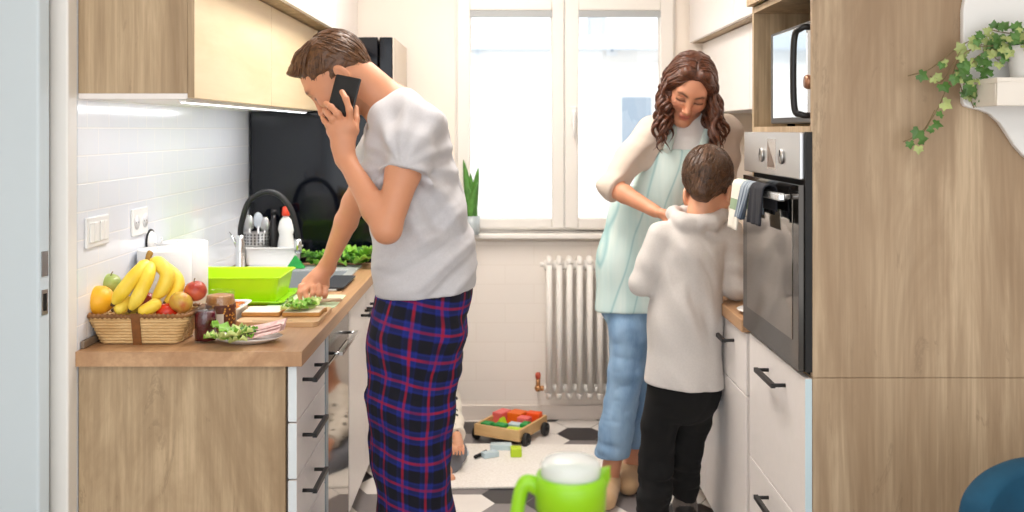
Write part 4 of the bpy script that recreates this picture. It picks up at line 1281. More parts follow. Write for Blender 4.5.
# right hand, reaching behind the boy
S.chain([wR, P(663, 214, 3.765), P(672, 217, 3.735)], [.023, .028, .030], .015, ((.2, .3, 1), .62))
fingers(S, [[P(674, 214 + 3*i, 3.735 - .008*i), P(683, 217 + 3*i, 3.705 - .008*i), P(689, 221 + 3*i, 3.70 - .008*i)] for i in range(4)], [.0088, .009, .0088, .008], .005)
fingers(S, [[P(663, 217, 3.75), P(668, 224, 3.72), P(675, 227, 3.705)]], .010, .008)
S.chain([wL, P(702, 227, 3.90), P(699, 231, 3.87)], [.023, .028, .029], .015, ((.2, .3, 1), .62))
fingers(S, [[P(701 - 2.5*i, 233, 3.87 - .004*i), P(699 - 2.5*i, 239, 3.84), P(697 - 2.5*i, 243, 3.83)] for i in range(4)], .0085, .005)
fingers(S, [[P(699, 227, 3.88), P(692, 231, 3.86), P(689, 236, 3.85)]], .0095, .008)
sdf_obj('body', S, .0036, M['skin'], woman, head_tint(wh, SKIN_W, (186, 80, 72), (54, 32, 22), None, (26, 15, 11), True))
# white roll-neck top under the cardigan
V = SDF()
V.cone(wh(-.03, 0, -.062), P(690, 132, 4.04), .060, .070, .02); V.cone(P(688, 140, 4.035), P(685, 165, 4.03), .10, .10, .03, ((0, 1, 0), .70))
V.plane(wh(-.03, 0, -.066), wh.R @ Vector((.25, 0, 1)), .004); V.plane(P(684, 168, 4.0), (0, 0, -1), .01)
V.disp(folds(.006, 1, (12, 9, 9), 5))
sdf_obj('roll_neck', V, .005, fabric('white_jersey', (236, 232, 230), .03), woman)
# apron: bib and skirt wrapped over the front
ap = NT('aqua_striped_apron'); sp = ap.n('ShaderNodeSeparateXYZ'); at = ap.n('ShaderNodeAttribute', attribute_name='puv'); ap.l(at.outputs['Vector'], sp.inputs[0])
w1 = ap.noise(ap.coord(scale=(1, 1, .05)), 24, 2)
f1 = ap.math('ABSOLUTE', ap.math('SUBTRACT', ap.math('FRACT', ap.math('MULTIPLY', sp.outputs[0], 14.0)), .5))
c = ap.mix(ap.ramp(w1, [(.35, (0, 0, 0)), (.65, (1, 1, 1))]), lin((198, 224, 222)), lin((218, 234, 230)))
c = ap.mix(ap.ramp(f1, [(.0, (1, 1, 1)), (.07, (0, 0, 0))]), c, lin((158, 200, 202)))
ap.col(c); ap.set(Roughness=.9); ap.bump(ap.noise(ap.coord(), 320, 2), .2, .002)
AP = SDF()
Q = SDF(); Q.cone(P(684, 165, 4.05), P(655, 212, 4.125), .150, .168, .04, ((0, 1, 0), .79)); Q.cone(P(655, 212, 4.125), P(640, 262, 4.15), .168, .166, .04, ((0, 1, 0), .84))
Q.cone(P(640, 262, 4.15), P(635, 335, 4.15), .166, .172, .04, ((0, 1, 0), .86))
AP.other(Q, 0, 0)
AP.plane((0, 4.27, 0), (.25, 1, 0), .006)
# bib sides slope in towards the neck
def bib(p):
    z = p[:, 2]; top = P(0, 150, 3.93).z; wst = P(0, 205, 4.0).z
    cx = np.interp(z, [P(0, 262, 4.1).z, wst, P(0, 186, 3.98).z, top], [.565, .61, .68, .70])
    hw = np.interp(z, [P(0, 228, 4.0).z, wst, P(0, 186, 3.98).z, top], [.36, .25, .15, .115])
    return np.maximum(np.abs(p[:, 0] - cx) - hw, z - top)*.8
AP.ops.append((bib, .008, '&'))
AP.disp(folds(.010, 1, (8, 8, 2.2), 18)); AP.disp(lambda p: .004*np.sin(p[:, 0]*58 + 2*vnoise(p*5, 3))*np.clip((.98 - p[:, 2])/.2, 0, 1))
AP.plane(P(634, 314.5, 4.0), (.03, -.05, -1), .004)
sdf_obj('apron', AP, .0055, ap.m, woman, None, {'puv': lambda v: np.stack([v[:, 0] - .25*(v[:, 2] - .7)*(v[:, 2] > .7) + .35*(v[:, 1] - 4.1), v[:, 2], v[:, 1]], 1)}, margin=.03)
# cream cardigan
C = SDF()
C.cone(P(658, 135, 4.05), P(718, 134, 4.10), .060, .058, .05)
C.cone(P(684, 158, 4.06), P(662, 215, 4.13), .158, .132, .05, ((0, 1, 0), .72))
C.cone(P(662, 215, 4.13), P(646, 262, 4.17), .132, .155, .05, ((0, 1, 0), .78))
C.other(AP, .010, .008, '-')
fs_ = creases(.006, (.3, .2, 1), 11, 14)
sleeve(C, [sR + Vector((.012, 0, -.01)), sR.lerp(eR, .5), eR, eR.lerp(wR, .4)], [.062, .060, .053, .048], eR.lerp(wR, .14), .05, fs_)
sleeve(C, [sL, sL.lerp(eL, .5), eL], [.064, .058, .052], eL, .04, fs_)
C.cone(P(690, 108, 3.96), P(684, 210, 3.90), .085, .075, .015, None, '-')
C.disp(folds(.008, 1, (9, 7, 5), 6))
C.plane(P(646, 268, 4.17), (0, 0, -1), .008)
kn_ = NT('cream_knit'); kn_.col(lin((214, 198, 184))); kn_.set(Roughness=.95)
kn_.bump(kn_.noise(kn_.coord(scale=(1, 1, 2)), 150, 2), .35, .003)
sdf_obj('cardigan', C, .0055, kn_.m, woman, margin=.03)
stp = MB()
for s in (-1, 1):
    a = P(684 + s*17, 151, 3.935); b = wh(-.02, -s*.085, -.115) if False else P(691 + s*17, 128, 3.985); c_ = P(692 + s*12, 118, 4.10)
    stp.tube(spline([a, b, c_], 6), [.017]*13, 8, flat=((0, 1, .3), .35))
obj('apron_strap', stp, ap.m, woman, w=True)
# jeans
J = SDF()
J.cone(P(640, 268, 4.16), P(638, 300, 4.16), .150, .155, .04, ((0, 1, 0), .78))
J.chain([P(630, 292, 4.12), P(630, 330, 4.09), kR, P(617, 430, 4.09), aR + Vector((0, 0, .045))], [.092, .086, .068, .066, .068], .03)
J.chain([P(652, 292, 4.20), P(650, 330, 4.20), kL, P(637, 430, 4.23), aL + Vector((0, 0, .03))], [.090, .082, .066, .062, .062], .02)
J.disp(folds(.011, 1, (10, 10, 9), 25)); J.disp(folds(.008, 1, (9, 9, 22), 28, lambda p: np.clip((.5 - p[:, 2])/.15, 0, 1)))
J.plane(P(611, 455.5, 4.1), (0, .0, -1), .003)
dn = NT('light_denim')
v = dn.noise(dn.coord(scale=(1, 1, .3)), 14, 4); v2 = dn.noise(dn.coord(scale=(1, 1, .2)), 220, 2)
dn.col(dn.mix(dn.math('MULTIPLY', v2, .35), dn.ramp(v, [(.3, lin((96, 138, 182))), (.7, lin((148, 182, 214)))]), lin((180, 204, 226)))); dn.set(Roughness=.9)
dn.bump(v2, .2, .002)
sdf_obj('jeans', J, .0055, dn.m, woman, margin=.03)
for a, nm in ((aR, 'slipper'), (aL, 'slipper')):
    K = SDF(); f0 = Vector((a.x, a.y + .02, .045)); K.cone(f0, f0 + Vector((-.035, -.17, -.005)), .044, .042, .02, ((0, 0, 1), .95))
    K.cone(f0 + Vector((0, .0, .02)), f0 + Vector((-.01, -.05, .01)), .04, .036, .02)
    K.ops.append((lambda p: .002 - p[:, 2], .004, '&')); K.ops.append((lambda p: p[:, 2] - .088, .006, '&'))
    sdf_obj(nm, K, .005, fabric('tan_suede', (196, 160, 120), .06), woman)
# long wavy hair
H = SDF(); hk = wh.k
H.ell(wh(-.018, 0, .046), [.106*hk, .087*hk, .094*hk], wh.Rn, .02)
H.cone(wh(-.05, 0, .02), wh(-.075, 0, -.05), .066*hk, .058*hk, .04)
for s in (-1, 1):
    H.cone(wh(.005, s*.066, .03), wh(.008, s*.080, -.055), .032*hk, .030*hk, .03)
    H.cone(wh(.05, s*.035, .105), wh(.035, s*.072, .045), .022*hk, .022*hk, .02)
face = SDF(); face.ell(wh(.105, 0, .0), [.078*hk, .064*hk, .098*hk], wh.Rn, 0)
H.other(face, 0, .012, '-')
H.disp(lambda p: .004*np.abs(np.sin(np.abs(wh.inv(p)[:, 1])*90))*0 - .007*(vnoise(wh.inv(p)*A_((40, 60, 24)), 44) - .5))
H.cone(wh(.085, -.006, .102), wh(-.02, -.006, .146), .003, .003, .006, None, '-')
M['hair_woman'] = hair_mat('wavy_brown_hair', (40, 20, 13), (112, 62, 36))
hw = sdf_obj('hair', H, .0036, M['hair_woman'], woman)
st = MB(); rn = random.Random(5); starts = []
while len(starts) < 260:
    a = Vector((rn.gauss(0, 1), rn.gauss(0, 1), rn.gauss(0, 1))).normalized()
    q = Vector((-.018 + a.x*.106, a.y*.086, .05 + a.z*.092))
    if q.z < -.02 or ((q.x - .105)/.082)**2 + (q.y/.067)**2 + (q.z/.10)**2 < 1: continue
    starts.append(wh(*q))
def wflow(p):
    q = wh.inv(p); s = np.sign(q[:, 1] + .006)
    d = np.stack([-.35 - .2*(q[:, 0] > .05), s*1.0, -.5 - 1.2*(np.abs(q[:, 1]) > .06)], 1)
    return d @ wh.Rn.T
locks(st, H, starts, wflow, .085, 6, .0042, .001, 5, rn, .003)
obj('hair_strands', st, M['hair_woman'], woman, w=True, fixn=False)
lk = MB()
for i in range(120):
    s = -1 if i % 2 else 1          # wh left axis: +1 is the picture's right
    x = rn.uniform(-.075, .055); y = s*rn.uniform(.070, .098)
    if i % 7 == 0: x = -.08 + rn.uniform(-.015, .015); y = rn.uniform(-.06, .06)
    top = wh(x, y, rn.uniform(-.03, .05))
    Lh = rn.uniform(.16, .25) if x > -.06 else rn.uniform(.14, .22)
    out = Vector(wh.R @ Vector((0, s*1.0, 0))); out.z = 0
    turns = rn.uniform(1.6, 2.6); ph = rn.uniform(0, 2*PI); amp = rn.uniform(.010, .017); n = 26
    ou = rn.uniform(-.01, .045); fw = rn.uniform(-.05, .03)
    pts = []
    for k in range(n):
        t = k/(n - 1); a = ph + turns*2*PI*t
        w = amp*(.2 + .8*min(1, t*2))
        pts.append(top + Vector((0, 0, -Lh*t)) + out*(ou*t + w*math.cos(a)) + Vector((0, fw*t + w*math.sin(a)*.8, 0)))
    rr = rn.uniform(.0055, .0092)
    lk.tube(pts, [rr*(.8 + .35*math.sin(PI*min(1, k/(n-1)*1.1)))*(1 if k < n*.7 else max(.12, 1 - (k/(n-1) - .7)/.32)) for k in range(n)], 7)
obj('hair_curls', lk, M['hair_woman'], woman, w=True, fixn=False)

# ---------------------------------------------------------------- the boy at the worktop
boy = thing('person', 'boy seen from behind in a light grey hooded top and black trousers', 'person', (.62, 3.50, 0))
BY = 3.50
bh = Frame(P(709, 189, 3.53), (.46, .84, -.30), (.10, .28, .94), 1.0)
S = SDF()
head_sdf(S, bh, child=True, nose=.92, ear=(-.012, -.026, 1.15))
bnb = P(701, 214, 3.50)
S.cone(bh(-.03, 0, -.03), bnb, .047, .050, .025)
bsL, beL, bwL = P(662, 236, 3.50), P(642, 283, 3.50), P(662, 268, 3.68)
bsR, beR, bwR = P(729, 236, 3.53), P(736, 288, 3.50), P(729, 270, 3.73)
S.cone(P(668, 236, BY), P(722, 238, 3.52), .034, .034, .04)
S.cone(P(693, 252, BY), P(684, 330, BY), .09, .085, .04, ((0, 1, 0), .75))
S.cone(P(684, 330, BY), P(683, 385, BY), .085, .095, .04, ((0, 1, 0), .8))
for sh, el, wr in ((bsL, beL, bwL), (bsR, beR, bwR)):
    S.chain([sh, el], [.036, .030], .02); S.chain([el, wr], [.030, .021], .015)
    d = (wr - el).normalized()
    S.chain([wr, wr + d*.035, wr + d*.06], [.021, .024, .024], .012, ((0, 0, 1), .6))
    sd = d.cross(Vector((0, 0, 1))).normalized()
    b0 = wr + d*.062
    fingers(S, [[b0 + sd*(.017*(j - 1.5)), b0 + sd*(.019*(j - 1.5)) + d*.028 + Vector((0, 0, -.004)), b0 + sd*(.019*(j - 1.5)) + d*(.045 + .008*(j in (1, 2))) + Vector((0, 0, -.018))] for j in range(4)], .0068, .004)
    sg = 1 if sd.x < 0 else -1
    if sh == bsR: sg = -sg
    fingers(S, [[wr + d*.02 + sd*sg*.018, wr + d*.045 + sd*sg*.034, wr + d*.064 + sd*sg*.036 + Vector((0, 0, -.006))]], .0078, .006)
bkL, baL = P(656, 455, 3.53), P(655, 532, 3.52)
bkR, baR = P(689, 445, 3.57), P(684, 487, 3.64)
S.chain([P(664, 395, BY), bkL, baL], [.050, .036, .031], .03); S.chain([P(700, 395, BY), bkR, baR], [.050, .036, .031], .03)
S.chain([baL, baL + Vector((.0, .12, -.05))], [.032, .024], .02); S.chain([baR, P(688, 521, 3.735)], [.032, .024], .02)
sdf_obj('body', S, .0036, M['skin'], boy, head_tint(bh, SKIN_C, (200, 116, 104), (80, 56, 40)))
H = SDF(); hk = bh.k
H.ell(bh(-.020, 0, .056), [.106*hk, .0865*hk, .098*hk], bh.Rn, .02)
H.cone(bh(-.055, 0, .01), bh(-.076, 0, -.026), .062*hk, .040*hk, .04)
H.cone(bh(.03, .0, .11), bh(.085, 0, .095), .035*hk, .022*hk, .03)
H.plane(bh(.042, 0, .01), bh.R @ Vector((.86, 0, -.5)), .008); H.plane(bh(-.05, 0, -.072), bh.R @ Vector((-.10, 0, -1)), .008)
for s in (-1, 1): H.ell(bh(-.008, s*.090, -.034), [.028*hk, .026*hk, .034*hk], bh.Rn, .006, '-')
Hb = SDF(); Hb.other(H, 0, .001); Hb.disp(lambda p: -.004*(vnoise(bh.inv(p)*A_((50, 90, 60)), 4) - .5))
M['hair_boy'] = hair_mat('dark_brown_hair', (42, 28, 20), (112, 78, 52))
sdf_obj('hair', Hb, .0032, M['hair_boy'], boy)
st = MB(); rn = random.Random(31); starts = []
while len(starts) < 620:
    a = Vector((rn.gauss(0, 1), rn.gauss(0, 1), rn.gauss(0, 1))).normalized()
    q = Vector((-.02 + a.x*.106, a.y*.0855, .054 + a.z*.09))
    if .86*(q.x - .03) - .5*(q.z - .01) > -.01 or -.10*(q.x + .05) - (q.z + .07) > -.02: continue
    starts.append(bh(*q))
def bflow(p):
    q = bh.inv(p)
    cr = q - A_((-.055, .012, .12))      # whorl at the crown
    d = cr + A_((0, 0, -.03)) + np.stack([cr[:, 1]*.6, -cr[:, 0]*.6, 0*cr[:, 0]], 1)
    return d @ bh.Rn.T
locks(st, H, starts, bflow, .026, 4, .0026, .0, 5, rn, .003)
obj('hair_strands', st, M['hair_boy'], boy, w=True, fixn=False)
# hooded top
T = SDF()
T.cone(P(674, 240, BY), P(716, 238, 3.52), .056, .054, .05)
T.cone(P(690, 258, BY), P(685, 320, BY), .118, .118, .03, ((0, 1, 0), .84))
T.cone(P(685, 320, BY), P(683, 400, BY), .118, .143, .05, ((0, 1, 0), .84))
fs_ = creases(.006, (.25, .2, 1), 13, 41)
sleeve(T, [bsL, bsL.lerp(beL, .6), beL, beL.lerp(bwL, .75)], [.052, .046, .040, .034], beL.lerp(bwL, .7), .022, fs_)
sleeve(T, [bsR, bsR.lerp(beR, .6), beR, beR.lerp(bwR, .55)], [.052, .046, .042, .038], beR.lerp(bwR, .5), .018, fs_)
T.ell(P(700, 207, 3.52), [.072, .066, .055], None, .012, '-')
hoodS = SDF(); ring = [P(698, 219.5, 3.5) + Vector((.083*math.cos(a), .070*math.sin(a) + .015, .012 + .010*math.cos(2*a) + .014*math.sin(a))) for a in [2*PI*k/12 for k in range(13)]]
hoodS.chain(ring, [.021]*13, .01); hoodS.disp(folds(.008, 1, (18, 18, 14), 5))
hoodS.cone(P(684, 222, 3.455), P(712, 223, 3.46), .030, .028, .02)
T.other(hoodS, 0, .018)
T.disp(creases(.008, (.8, .1, .5), 8, 51, lambda p: np.clip((p[:, 0] - .50)/.06, 0, 1)*np.clip((.75 - p[:, 0])/.06, 0, 1))); T.disp(folds(.005, 1, (9, 8, 3.4), 52))
def bdrag(p):
    q = p - A_(P(735, 235, 3.45)); s_ = q[:, 0]*.62 - q[:, 2]*.0 + q[:, 2]*.78
    u = q[:, 0]*.78 - q[:, 2]*.62
    return .009*np.sin((q[:, 0]*.80 + -q[:, 2]*-.38)*62 + 3*vnoise(p*5, 6))*np.clip((p[:, 2] - .72)/.2, 0, 1)*np.clip((3.50 - p[:, 1])/.05, 0, 1)*np.clip((.735 - p[:, 0])/.05, 0, 1)*np.clip((p[:, 0] - .52)/.05, 0, 1)*np.clip((1.16 - p[:, 2])/.06, 0, 1)
T.disp(bdrag)
T.plane(P(683, 384, BY), (-.07, 0, -1), .004)
sdf_obj('hooded_top', T, .0045, fabric('heather_grey_jersey', (212, 206, 201), .06), boy, margin=.03)
# black trousers
J = SDF()
J.cone(P(684, 372, BY), P(684, 392, BY), .112, .116, .03, ((0, 1, 0), .82))
J.chain([P(668, 388, BY), P(659, 425, 3.52), bkL, P(654, 497, 3.52), P(654, 536, 3.52)], [.068, .062, .055, .053, .054], .02)
J.chain([P(699, 388, BY), P(695, 420, 3.55), bkR, P(685, 476, 3.62), P(684, 489, 3.635)], [.072, .058, .048, .045, .046], .02)
J.plane(P(655, 543, 3.52), (0, 0, -1), .003)
J.plane(P(682, 366, BY), (0, 0, 1), .003)
J.disp(folds(.010, 1, (10, 10, 12), 61)); J.disp(folds(.012, 1, (8, 8, 22), 64, lambda p: np.clip((.42 - p[:, 2])/.1, 0, 1)))
bn = mat('black_trousers', (9, 9, 10), .95)
sdf_obj('trousers', J, .005, bn, boy, margin=.03)
shoe_m = [fabric('taupe_shoe', (104, 94, 88), .3), mat('shoe_sole', (40, 38, 38), .6)]
for (hl, toe) in ((Vector((baL.x, baL.y - .03, .045)), Vector((baL.x, baL.y + .14, .04))), (P(684, 504, 3.625), P(690, 527.5, 3.765))):
    K = SDF(); K.cone(hl, toe, .040, .036, .02, ((0, 0, 1), .9)); d = (toe - hl).normalized()
    K.cone(hl + d*.03, hl + d*.035 + Vector((0, 0, .035)), .037, .034, .02)
    K.ops.append((lambda p: .002 - p[:, 2], .004, '&')); K.disp(folds(.005, 1, (30, 30, 30), 5))
    nrm = d.cross(Vector((1, 0, 0))); nrm = nrm if nrm.z > 0 else -nrm
    sdf_obj('shoe', K, .004, shoe_m, boy, None, None, lambda cc, hl=hl, nrm=nrm: (((cc - A_(hl)) @ A_(nrm)) < -.022).astype(int))

# ---------------------------------------------------------------- the small child playing on the floor
kid = thing('person', 'small child in a spotted cream shirt sitting on the floor behind the man', 'person', (-.30, 4.62, 0))
ch_ = Frame(P(444, 361, 4.60), (.42, -.62, -.66), (.30, -.5, .75), .92)
S = SDF()
head_sdf(S, ch_, child=True, nose=.85)
knb = P(436, 385, 4.64)
S.cone(ch_(-.03, 0, -.03), knb, .040, .043, .02)
ksL, keL, kwL = P(449, 398, 4.60), P(453, 421, 4.52), P(457, 437, 4.41)
ksR, keR, kwR = P(424, 398, 4.62), P(416, 424, 4.53), P(424, 444, 4.40)
S.cone(P(436, 400, 4.64), P(432, 455, 4.68), .085, .095, .04, ((0, 1, 0), .8))
for sh, el, wr in ((ksL, keL, kwL), (ksR, keR, kwR)):
    S.chain([sh, el, wr], [.032, .027, .019], .02)
    S.chain([wr, wr + Vector((.006, -.02, -.016)), wr + Vector((.010, -.035, -.024))], [.018, .021, .02], .01, ((0, 0, 1), .7))
    b0 = wr + Vector((.010, -.045, -.024))
    fingers(S, [[b0 + Vector((.013*(j - 1.5), 0, 0)), b0 + Vector((.014*(j - 1.5), -.022, -.008)), b0 + Vector((.014*(j - 1.5), -.034 - .005*(j in (1, 2)), -.026))] for j in range(4)], .0060, .003)
    fingers(S, [[wr + Vector((.024 if sh == ksR else -.012, -.022, -.02)), wr + Vector((.034 if sh == ksR else -.024, -.040, -.032)), wr + Vector((.034 if sh == ksR else -.022, -.055, -.042))]], .0066, .005)
knL, anL = P(455, 452, 4.50), P(447, 470, 4.36); knR, anR = P(410, 452, 4.50), P(432, 474, 4.30)
S.chain([P(444, 462, 4.66), knL, anL], [.060, .042, .030], .03); S.chain([P(424, 462, 4.66), knR, anR], [.060, .042, .030], .03)
S.chain([anL, anL + Vector((-.07, -.03, -.01))], [.028, .022], .02); S.chain([anR, anR + Vector((.08, -.03, -.01))], [.028, .022], .02)
S.ops.append((lambda p: .004 - p[:, 2], .003, '&'))
sdf_obj('body', S, .0042, M['skin'], kid, head_tint(ch_, SKIN_C, (204, 120, 108), (90, 64, 46)))
H = SDF(); hk = ch_.k
H.ell(ch_(-.018, 0, .052), [.104*hk, .084*hk, .090*hk], ch_.Rn, .02); H.cone(ch_(-.05, 0, .01), ch_(-.07, 0, -.03), .058*hk, .042*hk, .03)
H.plane(ch_(.045, 0, .02), ch_.R @ Vector((.85, 0, -.5)), .008); H.plane(ch_(-.05, 0, -.05), ch_.R @ Vector((-.18, 0, -1)), .008)
H.disp(lambda p: -.006*(vnoise(ch_.inv(p)*A_((40, 80, 60)), 4) - .5))
sdf_obj('hair', H, .004, M['hair_boy'], kid)
T = SDF(); T.cone(P(436, 406, 4.645), P(432, 466, 4.68), .110, .118, .04, ((0, 1, 0), .88)); T.cone(P(428, 402, 4.64), P(446, 402, 4.64), .05, .05, .04)
fs_ = folds(.010, 1, (12, 12, 14), 71)
sleeve(T, [ksL, keL, kwL], [.046, .042, .034], keL.lerp(kwL, .86), .03, fs_); sleeve(T, [ksR, keR, kwR], [.046, .042, .034], keR.lerp(kwR, .86), .03, fs_)
T.ops.append((lambda p: .03 - p[:, 2], .006, '&')); T.ell(P(437, 386, 4.62), [.046, .05, .035], None, .01, '-')
T.disp(folds(.010, 1, (12, 10, 10), 74))
sptm = NT('spotted_shirt'); vo = sptm.n('ShaderNodeTexVoronoi'); vo.inputs['Scale'].default_value = 26; sptm.l(sptm.coord(), vo.inputs['Vector'])
sptm.col(sptm.ramp(vo.outputs['Distance'], [(.20, lin((60, 58, 60))), (.26, lin((234, 226, 212)))])); sptm.set(Roughness=.9)
sdf_obj('shirt', T, .005, sptm.m, kid, margin=.03)
J = SDF(); J.cone(P(432, 458, 4.68), P(432, 470, 4.68), .118, .12, .03, ((0, 1, 0), .9))
J.chain([P(444, 462, 4.66), knL, anL + (knL - anL)*.15], [.072, .050, .044], .03); J.chain([P(424, 462, 4.66), knR, anR + (knR - anR)*.15], [.078, .058, .046], .03)
J.ops.append((lambda p: .002 - p[:, 2], .004, '&')); J.disp(folds(.010, 1, (14, 14, 14), 81))
sdf_obj('trousers', J, .005, fabric('grey_trousers', (120, 122, 130), .1), kid, margin=.03)
# ---------------------------------------------------------------- things on the left worktop
WTZ = .9002
bkx, bky = -1.026, 2.868
bk = thing('fruit_basket', 'woven wicker basket heaped with fruit at the near end of the worktop', 'basket', (bkx, bky, WTZ))
def rrect(hx, hy, r, z, n=6):
    pts = []
    for cx, cy, a0 in ((hx-r, hy-r, 0), (-hx+r, hy-r, PI/2), (-hx+r, -hy+r, PI), (hx-r, -hy+r, 3*PI/2)):
        for k in range(n + 1):
            a = a0 + PI/2*k/n; pts.append(Vector((cx + r*math.cos(a), cy + r*math.sin(a), z)))
    return pts
wv = MB()
for i in range(9):
    t = i/8; hx = .110 + .028*t; hy = .068 + .018*t
    loop = rrect(hx, hy, .024, .007 + .0086*i)
    fine = []
    for a, b in zip(loop, loop[1:] + loop[:1]):
        L = max(1, int((b - a).length/.008))
        fine += [a.lerp(b, k/L) for k in range(L)]
    m = len(fine)
    fine = [p + Vector((p.x, p.y, 0)).normalized()*.0014*math.sin(k*PI/2.0 + (PI if i % 2 else 0)) for k, p in enumerate(fine)]
    wv.tube(fine, .0052, 6, closed=True)
wv.box(-.10, .10, -.065, .065, .001, .006)
wick = wood('wicker', (232, 200, 146), (190, 146, 90), 'x', 3, .6, .7, False)
obj('weave', wv, wick, bk)
loop = rrect(.141, .089, .026, .082); fine = []
for a, b in zip(loop, loop[1:] + loop[:1]):
    L = max(1, int((b - a).length/.0032)); fine += [a.lerp(b, k/L) for k in range(L)]
obj('rim', MB().tube(fine, [.0062 + .0016*math.sin(k*2*PI/4) for k in range(len(fine))], 8, closed=True), wood('rim_cane', (150, 102, 52), (112, 74, 38), 'x', 3, .6, .7, False), bk)
bd = MB()
for s in (-1,):
    v = []
    for (z, o) in ((.0, .072), (.04, .081), (.078, .090), (.0905, .092)): v += [(-.012, s*(o + .004), z), (.012, s*(o + .004), z)]
    bd.add(v, [(0, 1, 3, 2), (2, 3, 5, 4), (4, 5, 7, 6)])
obj('band', bd, mat('brown_strap', (126, 78, 34), .6, var=.2, vs=60), bk, solid=.003)
def fruit(name, c, r, m, lab, cat, squash=.92, dim=.10, stem=True, R=None, group=None):
    t = thing(name, lab, cat, c, 0, group)
    fn = lambda d: 1 - dim*math.exp(-((1 - abs(d.z))/.06)) - .0
    obj('flesh', MB().sphere((0, 0, 0), (r, r, r*squash), R, 24, 16, fn=fn), m, t)
    if stem:
        up = (R @ Vector((0, 0, 1))) if R else Vector((0, 0, 1))
        obj('stem', MB().tube([up*(r*squash*(1 - dim) - .003), up*(r*squash + .004) + Vector((.002, 0, 0)), up*(r*squash + .010) + Vector((.005, 0, 0))], [.0016, .0014, .002], 6), M['stem'], t)
    return t
def two(name, a, b, sc=12, lo=.4, hi=.6, rough=.3):
    t = NT(name); t.col(t.ramp(t.noise(t.coord(), sc, 4, .6, .6), [(lo, lin(a)), (hi, lin(b))])); t.set(Roughness=rough); return t.m
RX = lambda a, b: Euler((a, b, 0)).to_matrix()
fruit('orange', P(99, 300, 2.845), .043, mat('orange_peel', (246, 182, 40), .4, var=.05, bump=.25, bs=220), 'large orange at the left end of the wicker basket', 'orange', .97, .04, False)
fruit('apple', P(110, 284, 2.925), .033, two('green_apple', (150, 172, 84), (178, 190, 110)), 'green apple behind the orange in the basket', 'apple', R=RX(.3, .2))
fruit('apple', P(195.5, 291, 2.875), .032, two('red_apple', (158, 34, 30), (206, 96, 62), 9), 'red apple at the top right of the basket', 'apple', R=RX(.25, -.1))
fruit('apple', P(181, 302.5, 2.835), .0335, two('yellow_red_apple', (206, 168, 70), (190, 92, 52), 14, .45, .7), 'yellow apple with red blush right of the bananas', 'apple', R=RX(-.4, .5))
fruit('tomato', P(167, 312, 2.835), .030, mat('tomato_skin', (206, 52, 28), .2), 'red tomato low between the bananas and yellow apple', 'tomato', .86, .06, False)
fruit('apple', P(146, 301, 2.90), .028, two('deep_red_apple', (150, 30, 26), (184, 60, 40), 9), 'dark red apple glimpsed behind the bananas', 'apple')
fruit('pear', P(128, 312, 2.885), .036, two('green_pear', (168, 164, 70), (190, 180, 92)), 'green fruit under the bananas in the basket', 'pear', 1.05, .05, False)
# bananas
bb = thing('banana_bunch', 'bunch of ripe yellow bananas lying across the fruit basket', 'bananas', P(146, 270, 2.86))
ban_m = NT('banana_peel')
ban_m.col(ban_m.ramp(ban_m.noise(ban_m.coord(), 18, 4), [(.3, lin((240, 202, 44))), (.7, lin((250, 224, 92)))])); ban_m.set(Roughness=.42)
tip_m = mat('banana_tip', (74, 52, 22), .7); M['bstem'] = mat('banana_stem', (178, 150, 60), .6)
bans = [([(147, 262, 2.86), (143, 268, 2.83), (134, 277, 2.805), (122, 292, 2.79), (113, 304, 2.79)], .0185),
        ([(149, 263, 2.865), (149, 270, 2.83), (146, 281, 2.805), (138, 297, 2.79), (130, 310, 2.79)], .0175),
        ([(150, 262, 2.88), (159, 264, 2.86), (167, 274, 2.85), (163, 288, 2.84), (153, 300, 2.835)], .0185),
        ([(151, 263, 2.89), (168, 270, 2.89), (178, 281, 2.88), (175, 293, 2.865), (165, 303, 2.85)], .0165),
        ([(131, 300, 2.84), (126, 303, 2.82), (120, 308, 2.805), (114, 310, 2.80)], .0165),
        ([(160, 301, 2.83), (153, 306, 2.81), (144, 311, 2.80), (139, 313, 2.80)], .0160)]
for pts, r in bans:
    r *= 1.3
    sp = spline([P(*p) for p in pts], 6); m = len(sp)
    rs = [r*min(1, .42 + 3.2*(i/(m-1)))*(1 if i < m*.72 else max(.34, 1 - ((i/(m-1) - .72)/.28)**2*.70)) for i in range(m)]
    b = obj('banana', MB().tube(sp, rs, 7), ban_m.m, bb, w=True, sub=1)
    d = (sp[-1] - sp[-2]).normalized()
    obj('tip', MB().tube([sp[-1] - d*.002, sp[-1] + d*.007], [rs[-1]*.95, rs[-1]*.6], 7), tip_m, b, w=True)
obj('stem', MB().tube(spline([P(148.5, 264, 2.868), P(148, 258, 2.872), P(150.5, 252.5, 2.885)], 5), [.012]*3 + [.0095]*4 + [.0105]*4, 8, flat=((1, 0, 0), .8)), mat('banana_stalk', (150, 112, 40), .6, var=.2, vs=90), bb, w=True)
